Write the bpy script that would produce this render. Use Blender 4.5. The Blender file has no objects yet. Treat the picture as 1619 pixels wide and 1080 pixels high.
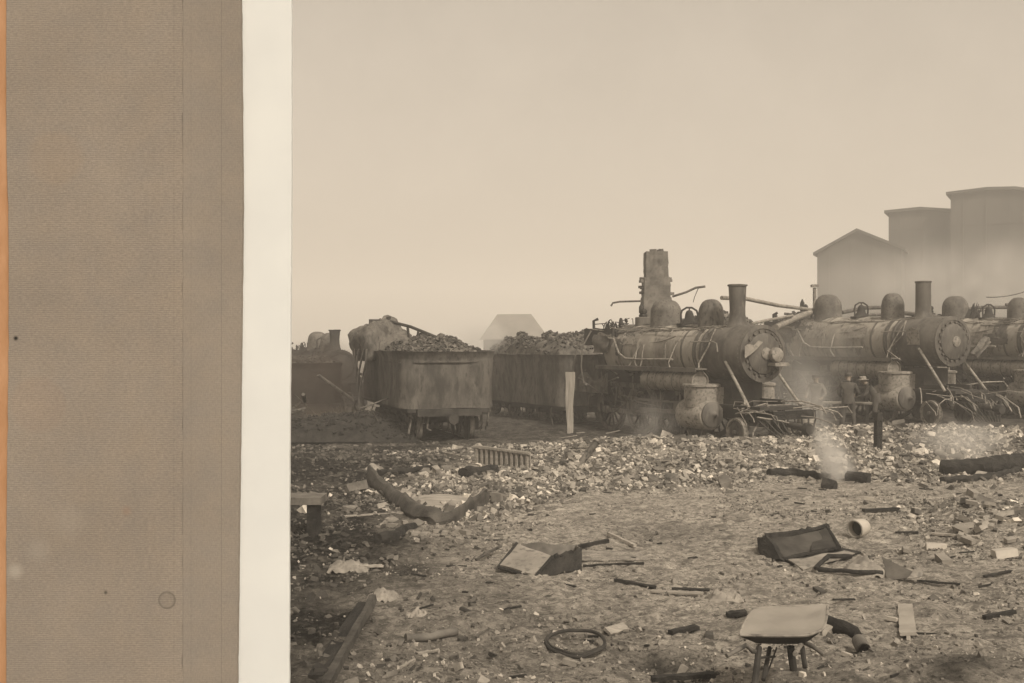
import bpy, bmesh, math, random
import numpy as np
from math import sin, cos, pi, radians, sqrt
from mathutils import Vector, Matrix, noise

# ------------------------------------------------------------------ camera, sky, sun, exposure
sc = bpy.context.scene
COL = sc.collection
F, CX, HY, CAMZ = 1685.0, 809.5, 546.0, 2.8          # focal length / centre / horizon in photo pixels (1619 x 1080)
cd = bpy.data.cameras.new('camera'); cam = bpy.data.objects.new('camera', cd); COL.objects.link(cam)
cam.location = (0, 0, CAMZ); cam.rotation_euler = (pi/2, 0, 0)
cd.sensor_width = 36; cd.lens = 36*F/1619; cd.shift_y = (HY-540)/1619
cd.clip_start = 0.1; cd.clip_end = 6000
sc.camera = cam

SUN_DIR = Vector((.34, -.62, .70)).normalized()       # from the ground towards the sun
w = bpy.data.worlds.new('World'); sc.world = w; w.use_nodes = True
nt = w.node_tree; nt.nodes.clear()
sky = nt.nodes.new('ShaderNodeTexSky'); sky.sky_type = 'NISHITA'; sky.sun_disc = False
sky.sun_elevation = math.asin(SUN_DIR.z); sky.sun_rotation = math.atan2(SUN_DIR.x, SUN_DIR.y)
sky.air_density = 2.0; sky.dust_density = 6.0; sky.ozone_density = 1.0
bw = nt.nodes.new('ShaderNodeRGBToBW'); mul = nt.nodes.new('ShaderNodeMix'); mul.data_type = 'RGBA'; mul.blend_type = 'MULTIPLY'
mul.inputs[0].default_value = 1.0; mul.inputs[7].default_value = (1.0, .872, .72, 1)     # smoke-browned daylight
bg = nt.nodes.new('ShaderNodeBackground'); bg.inputs[1].default_value = 0.135
wo = nt.nodes.new('ShaderNodeOutputWorld')
nt.links.new(sky.outputs[0], bw.inputs[0]); nt.links.new(bw.outputs[0], mul.inputs[6])
wtc = nt.nodes.new('ShaderNodeTexCoord'); wn = nt.nodes.new('ShaderNodeTexNoise'); wn.inputs['Scale'].default_value = 11; wn.inputs['Detail'].default_value = 9; wn.inputs['Roughness'].default_value = .62
wmr = nt.nodes.new('ShaderNodeMapRange'); wmr.inputs[1].default_value = .34; wmr.inputs[2].default_value = .66; wmr.inputs[3].default_value = .945; wmr.inputs[4].default_value = 1.055   # faint mottling of the smoke pall
wvm = nt.nodes.new('ShaderNodeVectorMath'); wvm.operation = 'SCALE'
nt.links.new(wtc.outputs['Generated'], wn.inputs[0]); nt.links.new(wn.outputs[0], wmr.inputs[0]); nt.links.new(mul.outputs[2], wvm.inputs[0]); nt.links.new(wmr.outputs[0], wvm.inputs[3])
nt.links.new(wvm.outputs[0], bg.inputs[0]); nt.links.new(bg.outputs[0], wo.inputs[0])
sl = bpy.data.lights.new('sun', 'SUN'); so = bpy.data.objects.new('sun', sl); COL.objects.link(so)
sl.energy = 2.8; sl.angle = radians(4); sl.color = (1, .90, .77)
so.rotation_euler = (-SUN_DIR).to_track_quat('-Z', 'Y').to_euler()
sc.view_settings.view_transform = 'Standard'; sc.view_settings.look = 'None'; sc.view_settings.gamma = 1
sc.view_settings.exposure = 0.26
sc.render.engine = 'CYCLES'
sc.cycles.volume_bounces = 1; sc.cycles.max_bounces = 6; sc.cycles.diffuse_bounces = 3; sc.cycles.glossy_bounces = 2
sc.cycles.transparent_max_bounces = 16; sc.cycles.use_denoising = True
sc.cycles.volume_step_rate = 2.0; sc.cycles.volume_max_steps = 64

R = random.Random(7)
# ------------------------------------------------------------------ helpers
def srgb(*c):
    return tuple(((v/255)/12.92 if v/255 <= .04045 else ((v/255+.055)/1.055)**2.4) for v in c)

def nodes(m):
    m.use_nodes = True; t = m.node_tree; t.nodes.clear()
    return t, t.nodes.new('ShaderNodeOutputMaterial'), t.nodes.new('ShaderNodeBsdfPrincipled')

def lk(t, a, b): t.links.new(a, b)

def rough_mat(name, c1, c2, scale=3.0, rough=.8, metal=0.0, bump=.3, bscale=25.0, stretch=(1, 1, 1), contrast=(.35, .65), island=0.0, bdist=.02, c3=None):
    m = bpy.data.materials.new(name); t, out, b = nodes(m)
    tc = t.nodes.new('ShaderNodeTexCoord'); mp = t.nodes.new('ShaderNodeMapping'); mp.inputs['Scale'].default_value = stretch
    lk(t, tc.outputs['Object'], mp.inputs[0])
    n = t.nodes.new('ShaderNodeTexNoise'); n.inputs['Scale'].default_value = scale; n.inputs['Detail'].default_value = 9; n.inputs['Roughness'].default_value = .65
    lk(t, mp.outputs[0], n.inputs[0])
    r = t.nodes.new('ShaderNodeValToRGB'); r.color_ramp.elements[0].position = contrast[0]; r.color_ramp.elements[1].position = contrast[1]
    r.color_ramp.elements[0].color = (*c1, 1); r.color_ramp.elements[1].color = (*c2, 1)
    lk(t, n.outputs[0], r.inputs[0]); col = r.outputs[0]
    if c3:
        n3 = t.nodes.new('ShaderNodeTexNoise'); n3.inputs['Scale'].default_value = scale*5.3; n3.inputs['Detail'].default_value = 6
        lk(t, mp.outputs[0], n3.inputs[0])
        r3 = t.nodes.new('ShaderNodeValToRGB'); r3.color_ramp.elements[0].position = .52; r3.color_ramp.elements[1].position = .68
        r3.color_ramp.elements[0].color = (0, 0, 0, 1); r3.color_ramp.elements[1].color = (1, 1, 1, 1)
        lk(t, n3.outputs[0], r3.inputs[0])
        mx = t.nodes.new('ShaderNodeMix'); mx.data_type = 'RGBA'; lk(t, r3.outputs[0], mx.inputs[0]); lk(t, col, mx.inputs[6]); mx.inputs[7].default_value = (*c3, 1)
        col = mx.outputs[2]
    if island:
        g = t.nodes.new('ShaderNodeNewGeometry'); mr = t.nodes.new('ShaderNodeMapRange')
        mr.inputs[3].default_value = 1-island; mr.inputs[4].default_value = 1+2*island
        pw = t.nodes.new('ShaderNodeMath'); pw.operation = 'POWER'; pw.inputs[1].default_value = 2.2
        lk(t, g.outputs['Random Per Island'], pw.inputs[0]); lk(t, pw.outputs[0], mr.inputs[0])
        mv = t.nodes.new('ShaderNodeVectorMath'); mv.operation = 'SCALE'; lk(t, col, mv.inputs[0]); lk(t, mr.outputs[0], mv.inputs[3])
        col = mv.outputs[0]
    lk(t, col, b.inputs['Base Color'])
    b.inputs['Roughness'].default_value = rough; b.inputs['Metallic'].default_value = metal
    b.inputs['Specular IOR Level'].default_value = .35
    n2 = t.nodes.new('ShaderNodeTexNoise'); n2.inputs['Scale'].default_value = bscale; n2.inputs['Detail'].default_value = 8; n2.inputs['Roughness'].default_value = .7
    lk(t, mp.outputs[0], n2.inputs[0])
    bp = t.nodes.new('ShaderNodeBump'); bp.inputs['Strength'].default_value = bump; bp.inputs['Distance'].default_value = bdist
    lk(t, n2.outputs[0], bp.inputs['Height']); lk(t, bp.outputs[0], b.inputs['Normal'])
    lk(t, b.outputs[0], out.inputs[0])
    return m

def g(v, k=.80): return (v*k, v*.915*k, v*.79*k)       # slightly warm grey

M = {}
M['iron'] = rough_mat('burnt_iron', g(.05), g(.17), 1.5, .72, .0, .5, 18, (1, 1, .45), c3=g(.15))
M['lagging'] = rough_mat('boiler_lagging', g(.20), g(.50), 1.1, .75, 0, .5, 9, (1, 1, .5), (.3, .7), c3=g(.16))
M['dark_iron'] = rough_mat('sooty_iron', g(.018), g(.06), 3, .85, 0, .5, 22)
M['scale_iron'] = rough_mat('rusty_scaled_iron', g(.06), g(.20), 2.4, .8, 0, .8, 14, (1, 1, .5), c3=g(.035))
M['grey_iron'] = rough_mat('ash_grey_iron', g(.19), g(.38), 2.2, .7, 0, .5, 20, c3=g(.11))
M['pale_metal'] = rough_mat('pale_sheet_metal', g(.20), g(.36), 2, .6, 0, .5, 14, c3=g(.13))
M['coal'] = rough_mat('coal', g(.03), g(.12), 5, .8, 0, .9, 12, island=.5)
M['char'] = rough_mat('charred_wood', g(.012), g(.05), 6, .85, 0, 1.0, 30, (1, .25, 1), bdist=.05)
M['wood'] = rough_mat('weathered_plank', g(.22), g(.40), 6, .85, 0, .5, 40, (.25, 4, 4))
M['pale_wood'] = rough_mat('pale_plank', g(.30), g(.46), 5, .8, 0, .3, 40, (.25, 4, 4))
M['rust_sheet'] = rough_mat('rusted_sheet', g(.08), g(.18), 4, .75, 0, .4, 25)
M['rag'] = rough_mat('dusty_rag', g(.18), g(.36), 6, .95, 0, .5, 30)
M['enamel'] = rough_mat('white_enamel', g(.42), g(.55), 4, .5, 0, .15, 20)
M['stone'] = rough_mat('broken_brick', g(.09), g(.44), 1.3, .9, 0, .5, 30, island=.6, contrast=(.34, .66))
M['brick'] = rough_mat('loose_brick', g(.22), g(.42), 2, .9, 0, .5, 30, island=.35)
M['brick_dark'] = rough_mat('sooty_brick', g(.04), g(.15), 2, .9, 0, .6, 30, island=.4)
M['pebble'] = rough_mat('cinder_pebble', g(.07), g(.36), 1.4, .9, 0, .3, 30, island=.5)
M['elevator'] = rough_mat('weathered_siding', g(.06), g(.10), .25, .85, 0, .3, 1.2, (1, 1, .25))
M['elevator_roof'] = rough_mat('tarred_roof', g(.05), g(.08), .3, .85)
M['house_roof'] = rough_mat('grey_shingle', g(.16), g(.24), .5, .9)
M['chimney'] = rough_mat('chimney_brick', g(.09), g(.20), 2, .9, 0, .8, 8)
M['cloth_dark'] = rough_mat('dark_work_cloth', g(.05), g(.10), 6, .95, 0, .4, 20)
M['skin'] = rough_mat('skin', (.17, .14, .11), (.22, .18, .14), 6, .7, 0, .1, 20)
M['sooty_plate'] = rough_mat('sooty_plate', g(.045), g(.185), 1.6, .8, 0, .9, 12, (1, 1, .4), c3=g(.05))
M['dome_iron'] = rough_mat('dome_iron', g(.08), g(.19), 2.5, .75, 0, .6, 16, c3=g(.06))
M['old_wood'] = rough_mat('old_wood', g(.10), g(.20), 5, .9, 0, .6, 30)
M['plank_grain'] = rough_mat('plank_grain', g(.22), g(.40), 5, .9, 0, .4, 40, (5, 5, .3))
M['plain_board'] = rough_mat('plain_board', g(.32), g(.44), 3, .85, 0, .2, 40)
M['ash_board'] = rough_mat('ash_board', g(.14), g(.40), 6, .9, 0, .8, 20, c3=g(.10))
M['shaded_rust'] = rough_mat('shaded_rust', g(.03), g(.09), 3, .8, 0, .4, 20)  # darker rust, with the shade inside the trunk put into the colour
M['rail'] = rough_mat('rail_steel', g(.07), g(.14), 3, .6)
M['tie'] = rough_mat('tie_wood', g(.03), g(.08), 3, .9)

class MB:
    def __init__(s): s.v = []; s.f = []; s.mi = []; s.cur = 0
    def add(s, vs, fs):
        o = len(s.v); s.v += [Vector(p) for p in vs]; s.f += [tuple(i+o for i in f) for f in fs]; s.mi += [s.cur]*len(fs); return s
    def box(s, c, d, rz=0, rx=0, ry=0, taper=1.0):
        m = Matrix.Rotation(rz, 3, 'Z') @ Matrix.Rotation(ry, 3, 'Y') @ Matrix.Rotation(rx, 3, 'X'); c = Vector(c); vs = []
        for z in (-1, 1):
            k = taper if z > 0 else 1
            for x, y in ((-1, -1), (1, -1), (1, 1), (-1, 1)):
                vs.append(c + m @ Vector((x*d[0]/2*k, y*d[1]/2*k, z*d[2]/2)))
        return s.add(vs, [(3, 2, 1, 0), (4, 5, 6, 7), (0, 1, 5, 4), (1, 2, 6, 5), (2, 3, 7, 6), (3, 0, 4, 7)])
    def lathe(s, prof, o=(0, 0, 0), ax=(0, 0, 1), n=24, cap=True, sq=None):
        # prof: list of (radius, distance along the axis)
        ax = Vector(ax).normalized(); o = Vector(o)
        up = Vector((0, 0, 1)) if abs(ax.z) < .9 else Vector((1, 0, 0))
        a = ax.cross(up).normalized(); b = ax.cross(a)
        vs = []; fs = []
        for r, h in prof:
            for i in range(n):
                t = 2*pi*i/n
                vs.append(o + ax*h + (a*cos(t) + b*sin(t))*r)
        for j in range(len(prof)-1):
            for i in range(n):
                k = (i+1) % n
                fs.append((j*n+i, j*n+k, (j+1)*n+k, (j+1)*n+i))
        if cap:
            fs.append(tuple(reversed(range(n)))); fs.append(tuple((len(prof)-1)*n+i for i in range(n)))
        return s.add(vs, fs)
    def tube(s, pts, r, n=8, r1=None):
        pts = [Vector(p) for p in pts]; L = len(pts); vs = []; fs = []; pa = None
        for j, p in enumerate(pts):
            d = (pts[min(j+1, L-1)] - pts[max(j-1, 0)]).normalized()
            if pa is None:
                up = Vector((0, 0, 1)) if abs(d.z) < .9 else Vector((1, 0, 0)); pa = d.cross(up).normalized()
            a = (pa - d*pa.dot(d)).normalized(); pa = a; b = d.cross(a)
            rr = r if r1 is None else r + (r1-r)*j/(L-1)
            for i in range(n):
                t = 2*pi*i/n; vs.append(p + (a*cos(t)+b*sin(t))*rr)
        for j in range(L-1):
            for i in range(n):
                k = (i+1) % n; fs.append((j*n+i, j*n+k, (j+1)*n+k, (j+1)*n+i))
        fs.append(tuple(reversed(range(n)))); fs.append(tuple((L-1)*n+i for i in range(n)))
        return s.add(vs, fs)
    def ring(s, o, ax, R1, r, n=32, m=8, flat=1.0):
        ax = Vector(ax).normalized(); up = Vector((0, 0, 1)) if abs(ax.z) < .9 else Vector((1, 0, 0)); o = Vector(o)
        a = ax.cross(up).normalized(); b = ax.cross(a); vs = []; fs = []
        for i in range(n):
            t = 2*pi*i/n; d = a*cos(t)+b*sin(t)
            for j in range(m):
                q = 2*pi*j/m; vs.append(o + d*(R1 + r*cos(q)) + ax*r*flat*sin(q))
        for i in range(n):
            for j in range(m):
                fs.append((i*m+j, ((i+1) % n)*m+j, ((i+1) % n)*m+(j+1) % m, i*m+(j+1) % m))
        return s.add(vs, fs)
    def prism(s, poly, z0, z1):   # extruded horizontal outline
        n = len(poly)
        vs = [(x, y, z0) for x, y in poly] + [(x, y, z1) for x, y in poly]
        fs = [(i, (i+1) % n, n+(i+1) % n, n+i) for i in range(n)] + [tuple(reversed(range(n))), tuple(range(n, 2*n))]
        return s.add(vs, fs)
    def sheet(s, fn, nu, nv, th=.006):   # curved sheet with thickness
        P = [[Vector(fn(i/nu, j/nv)) for j in range(nv+1)] for i in range(nu+1)]
        vs = []; fs = []; W = nv+1
        for i in range(nu+1):
            for j in range(nv+1):
                du = P[min(i+1, nu)][j]-P[max(i-1, 0)][j]; dv = P[i][min(j+1, nv)]-P[i][max(j-1, 0)]
                nn = du.cross(dv); nn = nn.normalized() if nn.length > 1e-9 else Vector((0, 0, 1))
                vs.append(P[i][j] + nn*th/2); vs.append(P[i][j] - nn*th/2)
        A = lambda i, j, k: (i*W+j)*2+k
        for i in range(nu):
            for j in range(nv):
                fs.append((A(i, j, 0), A(i+1, j, 0), A(i+1, j+1, 0), A(i, j+1, 0)))
                fs.append((A(i, j, 1), A(i, j+1, 1), A(i+1, j+1, 1), A(i+1, j, 1)))
        for i in range(nu):
            fs.append((A(i, 0, 0), A(i, 0, 1), A(i+1, 0, 1), A(i+1, 0, 0))); fs.append((A(i, nv, 0), A(i+1, nv, 0), A(i+1, nv, 1), A(i, nv, 1)))
        for j in range(nv):
            fs.append((A(0, j, 0), A(0, j+1, 0), A(0, j+1, 1), A(0, j, 1))); fs.append((A(nu, j, 0), A(nu, j, 1), A(nu, j+1, 1), A(nu, j+1, 0)))
        return s.add(vs, fs)
    def jit(s, amp, sc_=3.0, start=0):
        for i in range(start, len(s.v)):
            p = s.v[i]; s.v[i] = p + noise.noise_vector(p*sc_)*amp
        return s
    def xf(s, mt, start=0):
        for i in range(start, len(s.v)): s.v[i] = mt @ s.v[i]
        return s
    def build(s, name, mat, parent=None, smooth=40, loc=None, rz=0):
        me = bpy.data.meshes.new(name); me.from_pydata([tuple(p) for p in s.v], [], s.f); me.validate()
        for m_ in (mat if isinstance(mat, (list, tuple)) else [mat]): me.materials.append(M[m_] if isinstance(m_, str) else m_)
        if smooth:
            me.polygons.foreach_set('use_smooth', [True]*len(me.polygons)); me.set_sharp_from_angle(angle=radians(smooth))
        else: me.shade_flat()
        if len(me.polygons) == len(s.mi) and any(s.mi): me.polygons.foreach_set('material_index', s.mi)
        o = bpy.data.objects.new(name, me); COL.objects.link(o)
        if parent: o.parent = parent
        if loc is not None: o.location = loc
        o.rotation_euler.z = rz
        return o

def tag(o, label=None, cat=None, group=None, kind=None):
    if label: o['label'] = label
    if cat: o['category'] = cat
    if group: o['group'] = group
    if kind: o['kind'] = kind
    return o
def empty(name, loc, rz=0, **k):
    o = bpy.data.objects.new(name, None); COL.objects.link(o); o.location = loc; o.rotation_euler = (0, 0, rz); o.empty_display_size = .3
    return tag(o, **k)

# ------------------------------------------------------------------ ground
def sst(a, b, x):
    t = np.clip((x-a)/(b-a), 0, 1); return t*t*(3-2*t)
def vnoise(x, y, s, seed):   # vectorised value noise
    x = np.asarray(x, float)*s+seed*17.3; y = np.asarray(y, float)*s+seed*5.1
    xi = np.floor(x).astype(np.int64); yi = np.floor(y).astype(np.int64); fx = x-xi; fy = y-yi
    def h(a, b):
        n = (a*374761393 + b*668265263 + seed*974711) & 0x7fffffff
        n = ((n ^ (n >> 13))*1274126177) & 0x7fffffff
        return ((n ^ (n >> 16)) & 0xffff)/65535.0
    u = fx*fx*(3-2*fx); v = fy*fy*(3-2*fy)
    return (h(xi, yi)*(1-u)+h(xi+1, yi)*u)*(1-v)+(h(xi, yi+1)*(1-u)+h(xi+1, yi+1)*u)*v
MOUNDS = [(1.6, 26.2, 4.2, 1.6, .30), (5.5, 25.5, 3.5, 2.6, .32), (9.3, 29.0, 3.2, 1.6, .40), (13.5, 29.0, 3.5, 2.5, .30), (8.2, 16.8, 1.3, 1.3, .22),
          (-3.4, 11.5, 1.2, .9, .12), (4.1, 9.0, 1.5, .5, .15), (-1.5, 21.5, 1.8, 1.2, .16), (0.2, 20.0, 1.2, 1.0, .08), (-6, 24, 3, 2, .25)]
def height(x, y):
    x = np.asarray(x, float); y = np.asarray(y, float)
    h = .24*sst(7, 12.5, x)*sst(27, 33, y)*(1-sst(60, 90, y))
    h = h - .75*np.exp(-((x+11)/7)**2-((y-52)/7)**2)
    for mx, my, sx, sy, a in MOUNDS: h = h + a*np.exp(-((x-mx)/sx)**2-((y-my)/sy)**2)
    near = 1-sst(45, 70, y)
    h = h + near*(.10*(vnoise(x, y, .5, 1)-.5) + .07*(vnoise(x, y, 1.7, 2)-.5) + .045*(vnoise(x, y, 4.3, 3)-.5) + .045*(vnoise(x, y, 9.7, 4)-.5) + .030*(vnoise(x, y, 19, 5)-.5))
    # the ash pit in the foreground hollow
    h = h - .10*np.exp(-((x-1.25)/.28)**2-((y-9.6)/.35)**2)
    return h
def H(x, y): return float(height(np.array([x]), np.array([y]))[0])
def G(px, py, dz=0):     # point on the ground seen at a photo pixel
    Y = CAMZ*F/(py-HY)
    for _ in range(12):
        X = (px-CX)/F*Y; Y = (CAMZ-H(X, Y))*F/(py-HY)
    X = (px-CX)/F*Y
    return Vector((X, Y, H(X, Y)+dz))
def P(px, py, Y): return Vector(((px-CX)/F*Y, Y, CAMZ-(py-HY)/F*Y))

xs = np.concatenate([-np.geomspace(700, 9, 40), np.arange(-8.8, 12.5, .045), np.arange(12.5, 24, .25), np.geomspace(24.5, 700, 34)])
ys = np.concatenate([np.linspace(-60, 5, 16), np.arange(5.3, 19, .04), np.arange(19, 34, .07), np.arange(34, 62, .5), np.geomspace(63, 1000, 40)])
X, Y = np.meshgrid(xs, ys); Z = height(X, Y)
nx, ny = len(xs), len(ys)
co = np.stack([X, Y, Z], -1).reshape(-1, 3).astype(np.float32)
idx = np.arange(nx*ny).reshape(ny, nx)
q = np.stack([idx[:-1, :-1], idx[:-1, 1:], idx[1:, 1:], idx[1:, :-1]], -1).reshape(-1, 4).astype(np.int32)
me = bpy.data.meshes.new('ground'); me.vertices.add(len(co)); me.vertices.foreach_set('co', co.ravel())
me.loops.add(q.size); me.loops.foreach_set('vertex_index', q.ravel()); me.polygons.add(len(q))
me.polygons.foreach_set('loop_start', np.arange(0, q.size, 4, dtype=np.int32)); me.update(calc_edges=True)
me.polygons.foreach_set('use_smooth', np.ones(len(q), bool))
def rubble_density(x, y):
    x = np.asarray(x, float); y = np.asarray(y, float)
    px = CX + F*x/np.maximum(y, 1)      # bearing of the strip of brick rubble left by the fallen engine-house wall
    near_edge = 17.2 + 4.6*sst(-1.2, 4.5, x) + .7*np.sin(x*1.3)
    far_edge = 24.5 + 7.5*sst(-.2, 3, x)
    d = sst(near_edge-.8, near_edge+1.2, y)*(1-sst(far_edge-1, far_edge+.6, y))*sst(-2.6, -.6, x)
    d = d*(.25+.75*vnoise(x, y, .55, 11))*(.4+.9*vnoise(x, y, 1.6, 12))
    d = d + .8*np.exp(-((x-8.6)/1.5)**2-((y-17)/1.6)**2)
    d = d + .9*np.exp(-((x+1.4)/1.2)**2-((y-19.6)/1.3)**2)*vnoise(x, y, 1.2, 14)*1.6
    d = d + .9*np.exp(-((x-9.5)/3.0)**2-((y-28.6)/1.2)**2) + .7*np.exp(-((x-1.5)/3.4)**2-((y-26.5)/1.0)**2)
    return np.clip(d, 0, 1)
def char_vignette_mask(x, y):
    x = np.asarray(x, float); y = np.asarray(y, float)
    left = 1-sst(-2.5, -.3, x + 1.3*(vnoise(x, y, .8, 21)-.5))  # left edge vignette painted into the ground colour, mixed with char
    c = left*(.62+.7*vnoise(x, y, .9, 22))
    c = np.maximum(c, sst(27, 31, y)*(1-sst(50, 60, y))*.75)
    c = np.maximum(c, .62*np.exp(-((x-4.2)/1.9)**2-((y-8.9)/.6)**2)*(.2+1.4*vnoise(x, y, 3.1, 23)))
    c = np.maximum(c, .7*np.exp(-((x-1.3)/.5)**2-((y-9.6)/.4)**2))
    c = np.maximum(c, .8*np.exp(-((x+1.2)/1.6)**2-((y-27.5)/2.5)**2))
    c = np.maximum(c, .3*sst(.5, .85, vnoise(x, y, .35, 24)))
    c = np.maximum(c, 1.3*np.exp(-((x+2.1)/.75)**2-((y-10.6)/1.1)**2)); c = np.maximum(c, 1.1*np.exp(-((x+3.3)/1.3)**2-((y-15)/1.8)**2))  # deeper patches of the painted left vignette
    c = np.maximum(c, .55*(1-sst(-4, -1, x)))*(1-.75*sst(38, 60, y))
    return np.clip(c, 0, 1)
at = me.attributes.new('char', 'FLOAT', 'POINT'); at.data.foreach_set('value', char_vignette_mask(X, Y).ravel().astype(np.float32))
at = me.attributes.new('brickdust', 'FLOAT', 'POINT'); at.data.foreach_set('value', rubble_density(X, Y).ravel().astype(np.float32))
gm = bpy.data.materials.new('trampled_cinder_ground'); t, out, b = nodes(gm)
tc = t.nodes.new('ShaderNodeTexCoord')
def tn(scale, detail=8, rough=.65):
    n = t.nodes.new('ShaderNodeTexNoise'); n.inputs['Scale'].default_value = scale; n.inputs['Detail'].default_value = detail; n.inputs['Roughness'].default_value = rough
    lk(t, tc.outputs['Object'], n.inputs[0]); return n.outputs[0]
def ramp(src, p0, p1, c0=(0, 0, 0), c1=(1, 1, 1)):
    r = t.nodes.new('ShaderNodeValToRGB'); r.color_ramp.elements[0].position = p0; r.color_ramp.elements[1].position = p1
    r.color_ramp.elements[0].color = (*c0, 1); r.color_ramp.elements[1].color = (*c1, 1); lk(t, src, r.inputs[0]); return r.outputs[0]
def mix(f, a, b_):
    m = t.nodes.new('ShaderNodeMix'); m.data_type = 'RGBA'
    for s_, i in ((f, 0), (a, 6), (b_, 7)):
        if isinstance(s_, (float, int)): m.inputs[i].default_value = s_
        elif isinstance(s_, tuple): m.inputs[i].default_value = (*s_, 1)
        else: lk(t, s_, m.inputs[i])
    return m.outputs[2]
GB = 1.62
base = mix(ramp(tn(1.2), .35, .65), g(.21*GB), g(.36*GB))
base = mix(ramp(tn(9, 6, .7), .46, .62), base, g(.13*GB))
base = mix(ramp(tn(30, 4, .7), .55, .68), base, g(.46*GB))
base = mix(ramp(tn(17, 5, .75), .56, .66), base, g(.06*GB))
base = mix(ramp(tn(3.6, 7, .72), .54, .64), base, g(.14*GB))
smp = t.nodes.new('ShaderNodeMapping'); smp.inputs['Scale'].default_value = (.5, 1.0, 1.0); lk(t, tc.outputs['Object'], smp.inputs[0])
def sn(scale, det, ro):     # streaks: dragged ash, ruts and trodden cinder lines
    n = t.nodes.new('ShaderNodeTexNoise'); n.inputs['Scale'].default_value = scale; n.inputs['Detail'].default_value = det; n.inputs['Roughness'].default_value = ro; lk(t, smp.outputs[0], n.inputs[0]); return n.outputs[0]
base = mix(ramp(sn(4.2, 10, .78), .51, .62), base, g(.10*GB))
base = mix(ramp(sn(13, 7, .74), .56, .63), base, g(.05*GB))
base = mix(ramp(sn(7, 8, .7), .60, .70), base, g(.34*GB))
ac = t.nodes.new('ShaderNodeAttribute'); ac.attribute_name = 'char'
ab = t.nodes.new('ShaderNodeAttribute'); ab.attribute_name = 'brickdust'
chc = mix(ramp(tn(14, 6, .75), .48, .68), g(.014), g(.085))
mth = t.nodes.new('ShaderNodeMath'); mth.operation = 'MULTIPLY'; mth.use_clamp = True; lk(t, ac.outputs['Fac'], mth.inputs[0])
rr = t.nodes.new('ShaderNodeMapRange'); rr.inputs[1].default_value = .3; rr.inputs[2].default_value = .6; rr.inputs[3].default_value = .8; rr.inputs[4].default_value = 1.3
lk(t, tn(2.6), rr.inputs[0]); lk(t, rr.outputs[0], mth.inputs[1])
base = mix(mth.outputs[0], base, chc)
rubc = mix(ramp(tn(11, 4, .7), .45, .6), g(.06), g(.38))
mb = t.nodes.new('ShaderNodeMath'); mb.operation = 'MULTIPLY'; mb.inputs[1].default_value = .85; mb.use_clamp = True; lk(t, ab.outputs['Fac'], mb.inputs[0])
base = mix(mb.outputs[0], base, rubc)
lk(t, base, b.inputs['Base Color']); b.inputs['Roughness'].default_value = .95; b.inputs['Specular IOR Level'].default_value = .15
bp = t.nodes.new('ShaderNodeBump'); bp.inputs['Strength'].default_value = 1.0; bp.inputs['Distance'].default_value = .05
lk(t, tn(26, 8, .75), bp.inputs['Height']); lk(t, bp.outputs[0], b.inputs['Normal']); lk(t, b.outputs[0], out.inputs[0])
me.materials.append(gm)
go = bpy.data.objects.new('ground', me); COL.objects.link(go); tag(go, kind='structure')
go['label'] = 'trampled cinder and dirt ground of the burnt rail yard'

# loose debris too many to count: brick rubble and cinders
def pieces(name, xy, size, mat, label, flat=.6, seed=3, sink=.25, cat='rubble'):
    rng = np.random.default_rng(seed); n = len(xy)
    base = np.array([(-1, -1, -1), (1, -1, -1), (1, 1, -1), (-1, 1, -1), (-1, -1, 1), (1, -1, 1), (1, 1, 1), (-1, 1, 1)], float)
    faces = np.array([(3, 2, 1, 0), (4, 5, 6, 7), (0, 1, 5, 4), (1, 2, 6, 5), (2, 3, 7, 6), (3, 0, 4, 7)])
    d = np.stack([size*rng.uniform(.6, 1.5, n), size*rng.uniform(.4, .9, n), size*rng.uniform(.25, .7, n)*flat/.6], -1)
    v = base[None]*(1+rng.uniform(-.38, .18, (n, 8, 3)))*d[:, None]
    a = rng.uniform(0, 2*pi, n); b_ = rng.normal(0, .45, n); c = rng.normal(0, .45, n)
    ca, sa, cb, sb, cc, s_c = np.cos(a), np.sin(a), np.cos(b_), np.sin(b_), np.cos(c), np.sin(c)
    Rz = np.zeros((n, 3, 3)); Rz[:, 0, 0] = ca; Rz[:, 0, 1] = -sa; Rz[:, 1, 0] = sa; Rz[:, 1, 1] = ca; Rz[:, 2, 2] = 1
    Ry = np.zeros((n, 3, 3)); Ry[:, 0, 0] = cb; Ry[:, 0, 2] = sb; Ry[:, 2, 0] = -sb; Ry[:, 2, 2] = cb; Ry[:, 1, 1] = 1
    Rx = np.zeros((n, 3, 3)); Rx[:, 1, 1] = cc; Rx[:, 1, 2] = -s_c; Rx[:, 2, 1] = s_c; Rx[:, 2, 2] = cc; Rx[:, 0, 0] = 1
    v = np.einsum('nij,nkj->nki', Rz @ Ry @ Rx, v)
    z = height(xy[:, 0], xy[:, 1]) + d[:, 2]*(1-2*sink)
    v += np.stack([xy[:, 0], xy[:, 1], z], -1)[:, None]
    f = (faces[None] + (np.arange(n)*8)[:, None, None]).reshape(-1, 4).astype(np.int32)
    me = bpy.data.meshes.new(name); me.vertices.add(n*8); me.vertices.foreach_set('co', v.astype(np.float32).ravel())
    me.loops.add(f.size); me.loops.foreach_set('vertex_index', f.ravel()); me.polygons.add(len(f)); me.polygons.foreach_set('loop_start', np.arange(0, f.size, 4, dtype=np.int32))
    me.update(calc_edges=True); me.shade_flat(); me.materials.append(M[mat])
    o = bpy.data.objects.new(name, me); COL.objects.link(o); return tag(o, label, cat, kind='stuff')
rng = np.random.default_rng(5)
c = np.stack([rng.uniform(-3.5, 16, 140000), rng.uniform(15, 33.5, 140000)], -1)
keep = rng.uniform(0, 1, len(c)) < rubble_density(c[:, 0], c[:, 1])*.8
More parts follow.
